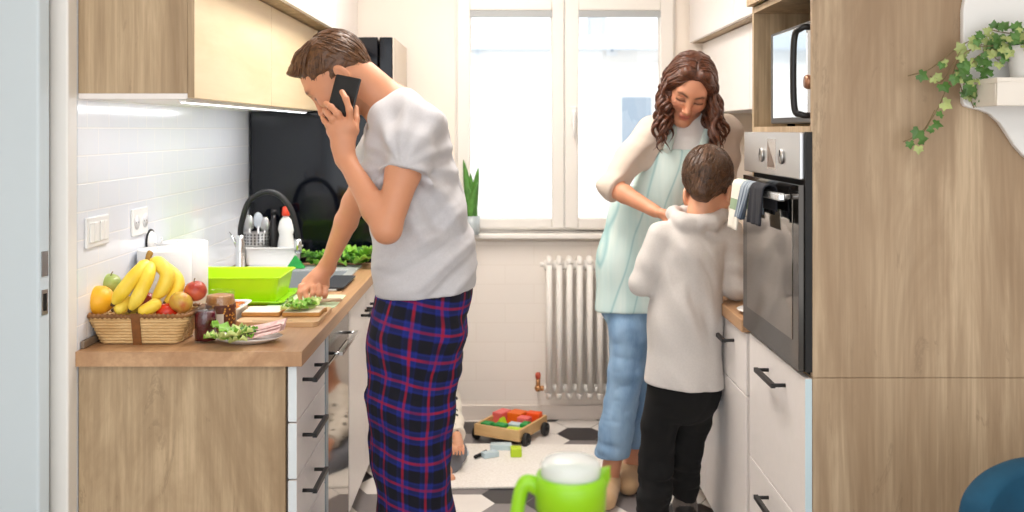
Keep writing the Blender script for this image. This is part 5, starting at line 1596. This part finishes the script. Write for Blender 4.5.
# jars
jm = thing('jam_jar', 'small jar of dark red jam beside the wicker basket', 'jar', (P(205.5, 0, 2.835).x, 2.835, WTZ))
gl = MB().lathe([(0, 0), (.029, 0), (.0325, .006), (.0325, .078), (.030, .088), (.030, .104), (.0285, .104), (.0285, .088), (.0305, .078), (.0305, .006), (0, .004)], (0, 0, 0), 32)
obj('glass', gl, M['jar_glass'], jm)
obj('jam', MB().lathe([(0, .005), (.0295, .006), (.030, .076), (.028, .086), (.015, .089), (0, .087)], (0, 0, 0), 28), two('dark_jam', (70, 8, 20), (110, 16, 32), 30, .4, .7, .15), jm)
obj('thread', MB().lathe([(.0302, .090), (.0315, .092), (.0302, .094)], (0, 0, 0), 32), M['jar_glass'], jm)
nj = thing('spread_jar', 'patterned jar of brown nut spread with its lid off', 'jar', (P(220.5, 0, 3.0).x, 3.0, WTZ))
gl = MB().lathe([(0, 0), (.040, 0), (.0445, .006), (.0445, .090), (.042, .098), (.042, .118), (.0402, .118), (.0402, .098), (.0428, .090), (.0428, .006), (0, .004)], (0, 0, 0), 36)
obj('glass', gl, M['jar_glass'], nj)
obj('spread', MB().lathe([(0, .005), (.0418, .006), (.0422, .088), (.0395, .097), (.0395, .104), (.02, .108), (0, .105)], (0, 0, 0), 32), two('nut_spread', (176, 120, 68), (206, 154, 98), 16, .4, .65, .4), nj)
ll = NT('jar_label_print'); vo = ll.n('ShaderNodeTexVoronoi'); vo.inputs['Scale'].default_value = 95; ll.l(ll.coord(), vo.inputs['Vector'])
ll.col(ll.ramp(vo.outputs['Distance'], [(.22, lin((222, 160, 60))), (.34, lin((92, 44, 24)))])); ll.set(Roughness=.5)
lb = obj('label', MB().lathe([(.0449, .012), (.0453, .014), (.0453, .078), (.0449, .080)], (0, 0, 0), 36), ll.m, nj)
ws = MB()
def patch(a0, a1, z0, z1, r, n=6):
    v = []
    for k in range(n + 1):
        a = a0 + (a1 - a0)*k/n; v += [(r*math.cos(a), r*math.sin(a), z0), (r*math.cos(a), r*math.sin(a), z1)]
    ws.add(v, [(2*k, 2*k+2, 2*k+3, 2*k+1) for k in range(n)])
patch(-PI/2 - .05, -PI/2 + .48, .020, .055, .0457)
obj('white_panel', ws, mat('label_white', (226, 218, 206), .5), lb)
bp = MB(); ws = bp; patch(-PI/2 - .62, -PI/2 - .10, .016, .068, .0456)
obj('brown_panel', bp, mat('label_brown', (150, 108, 88), .5), lb)
# paper towels
for (px, y, lab) in ((164.5, 3.16, 'white paper towel roll directly behind the bananas'), (184, 3.36, 'white paper towel roll standing farther back against the tiles')):
    r = .082 if y < 3.3 else .078
    t = thing('paper_towel_roll', lab, 'paper towel', (max(P(px, 0, y).x, XL + r + .002), y, WTZ))
    obj('paper', MB().lathe([(.024, .002), (r - .004, 0), (r, .004), (r, .222), (r - .004, .226), (.024, .225)], (0, 0, 0), 40), mat('tissue_paper', (224, 224, 224), .95, bump=.15, bs=180), t)
    obj('core', MB().lathe([(.024, .002), (.024, .2255), (.0215, .2255), (.0215, .002), (.024, .002)], (0, 0, 0), 24), mat('cardboard', (190, 168, 140), .9), t)
hkx = thing('lid_stand_in', 'stand-in for a pan lid, a round white disc with dark rim on the tiles above the paper towel', 'hook', (XL, 3.27, 1.135))  # invented wall mount, standing in for a white dome read as a lid
RL = Matrix.Rotation(math.radians(90), 3, 'Y')
obj('disc', MB().lathe([(0, .0005), (.036, .0005), (.038, .004), (.030, .014), (0, .017)], (0, 0, 0), 32, RL), M['white_plastic'], hkx)
obj('rim', MB().lathe([(.0375, .001), (.0415, .003), (.0415, .006), (.0375, .007)], (0, 0, 0), 32, RL), M['black_rubber'], hkx)
obj('hook', MB().tube(spline([(.016, 0, -.004), (.034, 0, -.010), (.042, 0, .004), (.040, 0, .014)], 5), .003, 8), M['white_plastic'], hkx)
# plates, sandwich, boards
plx, ply = P(248, 0, 2.84).x, 2.835
pt_ = thing('plate', 'white oval plate with lettuce, tomato and ham at the worktop edge', 'plate', (plx, ply, WTZ))
obj('dish', MB().lathe([(0, 0), (.06, 0), (.092, .013), (.098, .0165), (.095, .018), (.06, .005), (0, .004)], (0, 0, 0), 40, sx=1.0, sy=.72), mat('white_ceramic', (238, 236, 232), .2), pt_)
def leafy(c, size, mats, parent, name, seed, nl=6, flat=.5, w=True, spread=1.0, curl=.25):
    rn = random.Random(seed); mb = MB(); c = Vector(c)
    for k in range(nl):
        a = rn.uniform(0, 2*PI); tilt = rn.uniform(.05, .55); R = Matrix.Rotation(a, 3, 'Z') @ Matrix.Rotation(-tilt, 3, 'Y')
        L = size*rn.uniform(.7, 1.1); W = L*rn.uniform(.55, .8); ph = rn.uniform(0, 6); mi = rn.randrange(len(mats))
        o = c + Vector((rn.uniform(-1, 1)*size*.35*spread, rn.uniform(-1, 1)*size*.3*spread, rn.uniform(0, .3)*size*flat))
        def fn(u, v, L=L, W=W, ph=ph):
            y = (u - .5)*2; wd = math.sin(PI*min(1, .12 + .88*v))**.6
            ed = abs(y)**2
            return (L*v, y*W*.5*wd*(1 + .1*math.sin(v*17 + ph)), size*(.10*ed*math.sin(v*19 + ph + y*3) + curl*v*(1 - v) + .12*ed))
        g = MB().grid(fn, 8, 10)
        mb.add([o + R @ Vector(p) for p in g.v], g.f, mi, True)
    zmin = min(v[2] for v in mb.v)
    mb.v = [(v[0], v[1], max(v[2], c.z + .0008*(i % 5))) for i, v in enumerate(mb.v)]
    return mb
lt = [mat('pale_lettuce', (206, 222, 136), .4, var=.15, vs=50), mat('green_lettuce', (132, 186, 62), .4, var=.2, vs=50), mat('dark_leaf', (70, 128, 34), .4, var=.2, vs=50)]
single('lettuce', leafy((plx - .035, ply - .045, WTZ + .008), .078, lt[:2], None, '', 3, 10), lt[:2], 'frilly lettuce leaves hanging over the plate of ham', 'lettuce', (plx - .05, ply - .02, WTZ + .014), solid=.0012)
single('basil_leaves', leafy((plx + .012, ply - .035, WTZ + .020), .045, lt[1:], None, '', 8, 6, curl=.5), lt[1:], 'dark green leaves in front of the tomato on the plate', 'leaves', (plx, ply - .03, WTZ + .018), solid=.0012)
def tom(x, y, z, r, lab):
    o = thing('tomato_slice', lab, 'tomato', (x, y, z))
    obj('flesh', MB().sphere((0, 0, 0), (r, r, r*.8), None, 18, 12), mat('tomato_skin', (214, 44, 36), .2), o)
    obj('cut_face', MB().lathe([(0, .0005), (r*.8, 0)], (0, 0, r*.52), 18), mat('tomato_pulp', (224, 92, 74), .3), o)
tom(plx + .018, ply + .008, WTZ + .022, .017, 'red tomato piece on the plate, right of the leaves')
tom(plx - .022, ply + .012, WTZ + .022, .016, 'red tomato piece on the plate, left of the leaves')
for k in range(3):
    def ham(u, v, k=k):
        x = -.012 + .115*u; y = (v - .5)*.088
        return (plx + x, ply - .018 + y + .012*k, WTZ + .017 + .006*k + .024*u**1.4 + .006*math.sin(v*7 + k) )
    single('ham_slice', MB().grid(ham, 12, 10), two('pink_ham', (232, 176, 172), (246, 216, 210), 40, .4, .6, .4), ['lowest pink ham slice on the plate', 'middle pink ham slice on the plate', 'topmost pink ham slice, curling off the plate'][k], 'ham', (plx + .04, ply, WTZ + .02 + .006*k), solid=.003, group='ham slices on the plate')
# cutting board
cbm = wood('pale_board_wood', (226, 192, 150), (206, 166, 120), 'x', 1.0, .5, .5, False)
cb = MB()
cbx0, cbx1 = P(243, 0, 3.15).x, -.572
poly = [(cbx0 + .02, 3.045), (cbx1 - .012, 3.045), (cbx1, 3.06), (cbx1, 3.30), (cbx1 - .012, 3.312), (cbx0 + .02, 3.312), (cbx0, 3.29), (cbx0, 3.065)]
cb.prism(poly, 'z', WTZ, WTZ + .014, 0)
g = .0006
cb.box(cbx0 + .05, cbx1 - .08, 3.062, 3.070, WTZ + .0141, WTZ + .0147, 1)
single('cutting_board', cb, [cbm, mat('board_groove', (150, 112, 76), .6)], 'pale wooden cutting board carrying two slices of bread', 'cutting board', ((cbx0 + cbx1)/2, 3.18, WTZ), bevel=.002)
def bread(px, y, lab):
    c = P(px, 0, y)
    t = thing('bread_slice', lab, 'bread', (c.x, y, WTZ + .0148))
    a = [(-.057, -.05), (.057, -.05), (.060, -.046), (.060, .03), (.066, .042), (.060, .058), (.04, .064), (0, .060), (-.04, .064), (-.060, .058), (-.066, .042), (-.060, .03), (-.060, -.046)]
    obj('crust', MB().prism(a, 'z', 0, .013), mat('bread_crust', (196, 142, 78), .8), t, bevel=.003)
    obj('crumb', MB().prism([(x*.955, q*.955) for x, q in a], 'z', .0131, .0142), mat('bread_crumb', (242, 228, 204), .9, bump=.3, bs=260), t)
    return c
bread(264, 3.18, 'plain slice of white bread on the cutting board')
c = bread(304, 3.18, 'slice of white bread topped with lettuce on the board')
single('lettuce', leafy((c.x, 3.175, WTZ + .0295), .062, lt[:2], None, '', 14, 12, spread=1.5), lt[:2], 'lettuce heaped on the right slice of bread', 'lettuce', (c.x, 3.18, WTZ + .03), solid=.0012)
# green cutting mat, knife
gm = MB(); gm.prism([(-.80, 3.36), (-.585, 3.36), (-.575, 3.37), (-.575, 3.62), (-.585, 3.63), (-.80, 3.63), (-.81, 3.62), (-.81, 3.37)], 'z', WTZ, WTZ + .0025)
single('cutting_mat', gm, mat('pale_green_mat', (206, 226, 190), .5), 'thin pale green cutting mat under the man\'s fist', 'cutting mat', (-.69, 3.5, WTZ))
kx, ky, kz = P(327, 0, 3.42).x, 3.42, WTZ + .016
kf = thing('knife', 'small kitchen knife with a wooden handle beside the fist', 'knife', (kx, ky, kz))
Rk = Matrix.Rotation(math.radians(28), 3, 'Z')
obj('handle', MB().tube([Rk @ Vector(p) for p in ((-.035, 0, 0), (-.02, 0, .001), (.02, 0, .001), (.045, 0, 0), (.052, 0, -.002))], [.0075, .0095, .0088, .010, .006], 10, flat=((0, 0, 1), .7)), mat('wood_handle', (196, 168, 142), .5), kf)
obj('blade', MB().prism([tuple((Rk @ Vector(p))[:2]) for p in ((-.135, .0, 0), (-.12, -.008, 0), (-.036, -.008, 0), (-.036, .006, 0), (-.12, .005, 0))], 'z', -.001, .001), M['steel'], kf)
obj('bolster', MB().tube([Rk @ Vector((-.040, 0, 0)), Rk @ Vector((-.033, 0, 0))], .0085, 10, flat=((0, 0, 1), .7)), mat('dark_bolster', (40, 40, 42), .4), kf)
# white tub of carrots
tb_ = thing('food_tub', 'clear white tub of grated carrot behind the spread jar', 'tub', (P(243, 0, 3.2).x, 3.17, WTZ))
tb_.location.y = 3.40; tb_.location.x = P(245, 0, 3.40).x - .0
def tub_mesh(hx, hy, h, t, flare):
    mb = MB(); o = []
    for (dx, z) in ((0, 0), (flare, h), (flare + .006, h), (flare + .006, h - .003), (flare - t*0, h - .003)): pass
    prof = [(0, 0), (flare, h), (flare + .008, h + .001), (flare + .008, h - .003), (flare - t, h - .002), (-t, t)]
    rings = [rrect(hx + d, hy + d, .02, z, 5) for d, z in prof]; n = len(rings[0])
    vs = [p for r in rings for p in r]; fs = []
    for i in range(len(rings) - 1):
        for k in range(n): fs.append((i*n + k, i*n + (k+1) % n, (i+1)*n + (k+1) % n, (i+1)*n + k))
    fs.append(tuple(reversed(range(n)))); fs.append(tuple(range((len(rings)-1)*n, len(rings)*n)))
    return mb.add(vs, fs, 0, False)
tb_.location = (P(241, 0, 3.12).x - .03, 3.10, WTZ)
tb_.location = (-.885, 3.18, WTZ)
obj('shell', tub_mesh(.045, .075, .045, .002, .008), mat('frosted_white', (236, 238, 240), .25), tb_)
rn = random.Random(4); cr = MB()
for k in range(70):
    a = Vector((rn.uniform(-.036, .036), rn.uniform(-.064, .064), rn.uniform(.034, .046))); d = Vector((rn.uniform(-1, 1), rn.uniform(-1, 1), rn.uniform(-.2, .2))).normalized()*.012
    cr.tube([a - d, a + d], .0022, 5)
co = single('grated_carrot', cr, mat('carrot', (240, 150, 70), .5), 'orange grated carrot in the white tub', 'carrot', (0, 0, 0)); co.location = tb_.location; co['kind'] = 'stuff'
# lime dish tub
lm = NT('lime_tub'); lm.col(lin((190, 238, 14))); lm.set(Roughness=.3); lm.b.inputs['Subsurface Weight'].default_value = .0
lg = thing('dish_tub', 'bright lime green plastic dish tub beside the sink', 'tub', (-.945, 3.565, WTZ))
obj('shell', tub_mesh(.150, .115, .088, .003, .016), lm.m, lg, bevel=.0015)
rb = MB()
for k in range(5): rb.box(-.10 + k*.045, -.085 + k*.045, -.09, .09, .0035, .009)
obj('floor_ribs', rb, lm.m, lg)
tr = tub_mesh(.165, .135, .012, .003, .006)
lt_ = thing('drip_tray', 'flat lime green tray under the lime dish tub', 'tray', (-.935, 3.555, WTZ))
lg.location.z = WTZ + .0045
obj('tray', tr, mat('lime_tray', (150, 208, 12), .35), lt_, bevel=.001)
obj('tray_lip', MB().tube(rrect(.178, .148, .024, .0125, 5), .003, 6, closed=True), mat('lime_tray', (150, 208, 12), .35), lt_)
# faucet
fx, fy = P(240.5, 0, 4.02).x, 4.02
fc = thing('faucet', 'kitchen faucet with black hose arch over the sink', 'faucet', (fx, fy, .908))
z0 = 0.0; zc = P(0, 240, fy).z - .908
obj('base', MB().lathe([(0, 0), (.026, 0), (.027, .006), (.020, .012), (.0185, zc - .01), (.016, zc), (.016, zc + .02), (0, zc + .02)], (0, 0, 0), 24), M['chrome'], fc)
pk = P(0, 192, fy).z - .908; ex = P(297, 0, fy).x - fx
arc = spline([(0, 0, zc + .01), (.003, 0, zc + .06), (.03, 0, pk - .045), (.075, 0, pk - .008), (.12, 0, pk), (.165, 0, pk - .02), (.205, 0, pk - .075), (ex, 0, zc + .035), (ex + .004, 0, zc + .0)], 7)
obj('hose', MB().tube(arc, .0115, 14), M['black_rubber'], fc)
obj('spray_head', MB().lathe([(0, -.045), (.013, -.045), (.016, -.03), (.0155, .0), (.0135, .012), (0, .012)], (ex + .004, 0, zc - .008), 20), M['chrome'], fc)
obj('lever', MB().tube([(-.01, 0, zc - .03), (-.028, 0, zc + .0), (-.048, 0, zc + .03)], [.009, .007, .005], 10), M['chrome'], fc)
# white caddy at the back of the sink with cutlery drainer, bottles
cy = 4.42; CZ = .9085
def CP(px, py): return P(px, py, cy)
a, b = CP(243, 0).x + .02, CP(299, 0).x
cd = thing('sink_caddy', 'white plastic caddy against the black fridge side', 'caddy', ((a + b)/2, cy, CZ))
hx = (b - a)/2
obj('box', tub_mesh(hx - .002, .045, .075, .003, .002), M['white_plastic'], cd, bevel=.001)
obj('rim', MB().tube(rrect(hx + .008, .055, .02, .0755, 5), .0035, 6, closed=True), M['white_plastic'], cd)
ds = thing('cutlery_holder', 'perforated steel cutlery holder in the white caddy', 'cutlery holder', (CP(257, 0).x, cy - .002, CZ + .0035))
obj('cup', MB().lathe([(0, 0), (.052, 0), (.055, .004), (.055, .136), (.057, .138), (.054, .138), (.052, .005), (0, .004)], (0, 0, 0), 32, sx=1.05, sy=.68), M['steel'], ds)
ho = MB()
for r_ in range(4):
    for k in range(9):
        an = -PI/2 + (k - 4)*.28
        ho.sphere((.0555*1.05*math.cos(an), .0558*.68*math.sin(an), .088 + r_*.013), (.0038, .0018, .0038), None, 8, 6)
for q, (s0) in enumerate([0]): pass
hole_o = obj('holes', ho, M['dark'], ds); hole_o['kind'] = 'stuff'
for k, (dx, hgt, lab) in enumerate([(-.028, .21, 'steel spatula standing leftmost in the cutlery holder'), (.004, .225, 'steel ladle standing in the middle of the cutlery holder'), (.028, .20, 'steel fork standing rightmost in the cutlery holder')]):
    t = thing('utensil', lab, 'utensil', (CP(257, 0).x + dx, cy, CZ + .008))
    obj('handle', MB().tube([(0, 0, 0), (dx*.2, 0, hgt*.72)], [.004, .005], 8), M['steel'], t)
    obj('head', MB().sphere((dx*.25, 0, hgt*.82), (.022, .006, .036), None, 14, 10), [M['steel'], mat('clear_plastic_head', (196, 204, 212), .2), M['steel']][k], t)
db = thing('dish_soap_bottle', 'white dish soap bottle with an orange-red cap in the caddy', 'bottle', (CP(286, 0).x, cy, CZ + .0035))
obj('bottle', MB().lathe([(0, 0), (.034, 0), (.037, .005), (.037, .085), (.030, .125), (.036, .15), (.028, .185), (.014, .205), (.013, .215), (0, .215)], (0, 0, 0), 28, sy=.65), mat('white_bottle', (240, 240, 238), .3), db)
obj('cap', MB().lathe([(.017, .209), (.0185, .212), (.016, .245), (.010, .250), (0, .250)], (0, 0, 0), 20), mat('red_orange_cap', (226, 70, 40), .35), db)
obj('label', MB().lathe([(.0374, .03), (.0378, .032), (.0378, .075), (.0374, .077)], (0, 0, 0), 28, sy=.65), mat('pale_label', (222, 226, 228), .4), db)
bb2 = thing('black_bottle', 'tall black bottle between the cutlery and dish soap', 'bottle', (CP(273, 0).x, cy + .012, CZ + .0035))
obj('bottle', MB().lathe([(0, 0), (.022, 0), (.024, .004), (.024, .15), (.012, .19), (.010, .215), (0, .215)], (0, 0, 0), 20), mat('black_bottle', (18, 18, 20), .3), bb2)
obj('cap', MB().lathe([(.013, .213), (.013, .235), (0, .236)], (0, 0, 0), 16), M['black_rubber'], bb2)
# sponge and green packet, leafy greens
gp = MB(); x, y = P(297, 0, 4.3).x, 4.28
gp.add([(x - .04, y - .02, .909), (x + .042, y - .025, .909), (x + .036, y + .03, .909), (x - .035, y + .03, .909), (x - .006, y + .003, .965), (x - .002, y + .006, .966)], [(0, 1, 4), (1, 5, 4), (1, 2, 5), (2, 3, 5), (3, 4, 5), (3, 0, 4), (3, 2, 1, 0)])
single('cleaning_cloth', gp, mat('bright_green_cloth', (20, 150, 60), .6, var=.15, vs=60), 'bright green folded cloth on the sink rim', 'cloth', (x, y, .909), bevel=.004)
for k, (px, y, sz, lab) in enumerate([(318, 4.43, .085, 'smaller bunch of leafy greens left of the arm'), (357, 4.42, .11, 'large bunch of leafy greens at the far end of the worktop')]):
    x = P(px, 0, y).x
    single('leafy_greens', leafy((x, y - .05, .9085), sz, lt[1:], None, '', 40 + k, 16, 1.2, spread=1.2 if k else .8, curl=.45), lt[1:], lab, 'greens', (x, y, .909), solid=.0012)

# ---------------------------------------------------------------- floor: rug, wagon of blocks
rg = MB()
rx0, rx1, ry0, ry1 = -.48, .46, 4.17, 4.74
poly = [(rx0, ry0 + .02), (rx0 + .2, ry0), (rx1 - .1, ry0 + .02), (rx1, ry0 + .12), (rx1 + .02, ry1 - .1), (rx1 - .02, ry1), (rx0 + .1, ry1 + .02), (rx0, ry1 - .04)]
rg.prism(poly, 'z', .0005, .010)
rm = NT('shaggy_cream_rug'); rm.col(rm.ramp(rm.noise(rm.coord(), 90, 4), [(.3, lin((234, 228, 220))), (.7, lin((248, 244, 238)))])); rm.set(Roughness=1.0); rm.bump(rm.noise(rm.coord(), 160, 3), .5, .006)
single('rug', rg, rm.m, 'small cream rug spread on the hexagonal floor tiles', 'rug', (-.05, 4.5, .0005), bevel=.003)
RW = Matrix.Rotation(math.radians(-22), 3, 'Z')
wx, wy = .030, 4.88
wg = thing('toy_wagon', 'wooden toy wagon on black wheels filled with coloured blocks', 'toy wagon', (wx, wy, 0), math.radians(-28.5))
wdm = wood('wagon_wood', (226, 188, 134), (206, 164, 110), 'x', 1.5, .5, .4, False)
hx, hy, zb, zt = .122, .150, .035, .088
tr = MB(); tr.box(-hx, hx, -hy, hy, zb, zb + .008); obj('base', tr, wdm, wg, bevel=.002)
for (q0, q1, q2, q3) in ((-hx, hx, -hy, -hy + .012), (-hx, hx, hy - .012, hy), (-hx, -hx + .012, -hy + .0125, hy - .0125), (hx - .012, hx, -hy + .0125, hy - .0125)):
    obj('side_board', MB().box(q0, q1, q2, q3, zb + .0085, zt), wdm, wg, bevel=.002)
for x in (-hx - .013, hx + .013):
    for y in (-.10, .10):
        w_ = obj('wheel', MB().lathe([(0, -.011), (.030, -.011), (.033, -.007), (.033, .007), (.030, .011), (0, .011)], (x, y, .0335), 24, Matrix.Rotation(PI/2, 3, 'Y')), M['black_rubber'], wg)
        obj('hub', MB().lathe([(0, .0), (.011, .0), (.010, .005), (0, .005)], (x + (.011 if x > 0 else -.016), y, .0335), 12, Matrix.Rotation(PI/2, 3, 'Y')), M['dark'], w_)
cols = {'orange': (244, 112, 24), 'pink': (240, 112, 110), 'green': (20, 150, 66), 'yellow-green': (190, 220, 40), 'light blue': (196, 216, 224), 'red-orange': (246, 90, 26)}
bm_ = {k: mat('block_' + k.replace(' ', '_').replace('-', '_'), v, .45) for k, v in cols.items()}
def block(x, y, z, sx, sy, sz, rz, colr, lab, tri=False, rx=0):
    R = Matrix.Rotation(rz, 3, 'Z') @ Matrix.Rotation(rx, 3, 'X'); mb = MB()
    if tri:
        mb.prism([(-sx/2, -sz/2), (sx/2, -sz/2), (-sx/2 + sx*.5, sz/2)], 'y', -sy/2, sy/2); mb.v = [tuple(R @ Vector(v)) for v in mb.v]
    else: mb.obox((0, 0, 0), (sx, sy, sz), R)
    o = obj('toy_block', mb, bm_[colr], bevel=.003); o.location = (x, y, z)
    tag(o, lab, 'toy block', 'toy blocks')
RWm = Matrix.Rotation(math.radians(-28.5), 3, 'Z')
def W(x, y, z): v = RWm @ Vector((x, y, 0)); return (wx + v.x, wy + v.y, z)
wr = math.radians(-28.5)
zb1 = zb + .0085
for (x, y, lv, sx, sy, sz, c, lab, tri) in [
    (-.085, -.085, 0, .055, .05, .04, 'green', 'green block at the near left corner of the wagon', False),
    (-.010, -.09, 0, .06, .05, .045, 'green', 'green block at the middle of the wagon front', False),
    (.066, -.09, 0, .075, .045, .035, 'yellow-green', 'yellow-green block at the near right of the wagon', False),
    (-.035, -.03, 0, .06, .05, .058, 'yellow-green', 'yellow-green wedge standing in the wagon', True),
    (.040, -.03, 0, .065, .045, .04, 'light blue', 'pale blue block in the middle of the wagon', False),
    (-.085, .06, 0, .055, .09, .06, 'pink', 'pink block at the far left of the wagon', False),
    (-.010, .085, 0, .075, .08, .06, 'orange', 'orange block at the back of the wagon', False),
    (.055, .035, 0, .06, .05, .055, 'pink', 'pink block right of centre in the wagon', False),
    (.088, -.02, 0, .036, .06, .045, 'green', 'green block by the right side board of the wagon', False),
    (.075, .10, 0, .07, .05, .065, 'red-orange', 'red-orange block at the far right of the wagon', False)]:
    block(*W(x, y, zb1 + sz/2 + .0005), sx, sy, sz, wr + x*1.2, c, lab, tri)
def fl(px, py): Y = EYE/(py - HY)*F; return P(px, py, Y)
c = fl(516, 458); block(c.x, c.y, .0105 + .02, .05, .05, .04, .05, 'yellow-green', 'yellow-green block lying alone on the rug')
c = fl(501, 451); block(c.x, c.y, .0105 + .012, .10, .05, .024, 0, 'light blue', 'pale blue flat block at the back edge of the rug')
c = fl(490, 459); block(c.x, c.y, .0105 + .012, .075, .04, .024, .5, 'light blue', 'pale blue flat block beside the black marker')
c = fl(462, 457); block(c.x, c.y - .01, .0105 + .010, .055, .035, .02, -.3, 'light blue', 'pale blue block under the child\'s hand')
mk = thing('marker', 'black marker pen lying on the rug', 'marker', (fl(480, 459).x, fl(480, 459).y, .020))
obj('barrel', MB().tube([(-.022, -.035, 0), (.012, .018, 0)], .008, 10), M['black_rubber'], mk)
obj('cap', MB().tube([(.0125, .0185, 0), (.028, .042, 0)], .0092, 10), M['black_rubber'], mk)
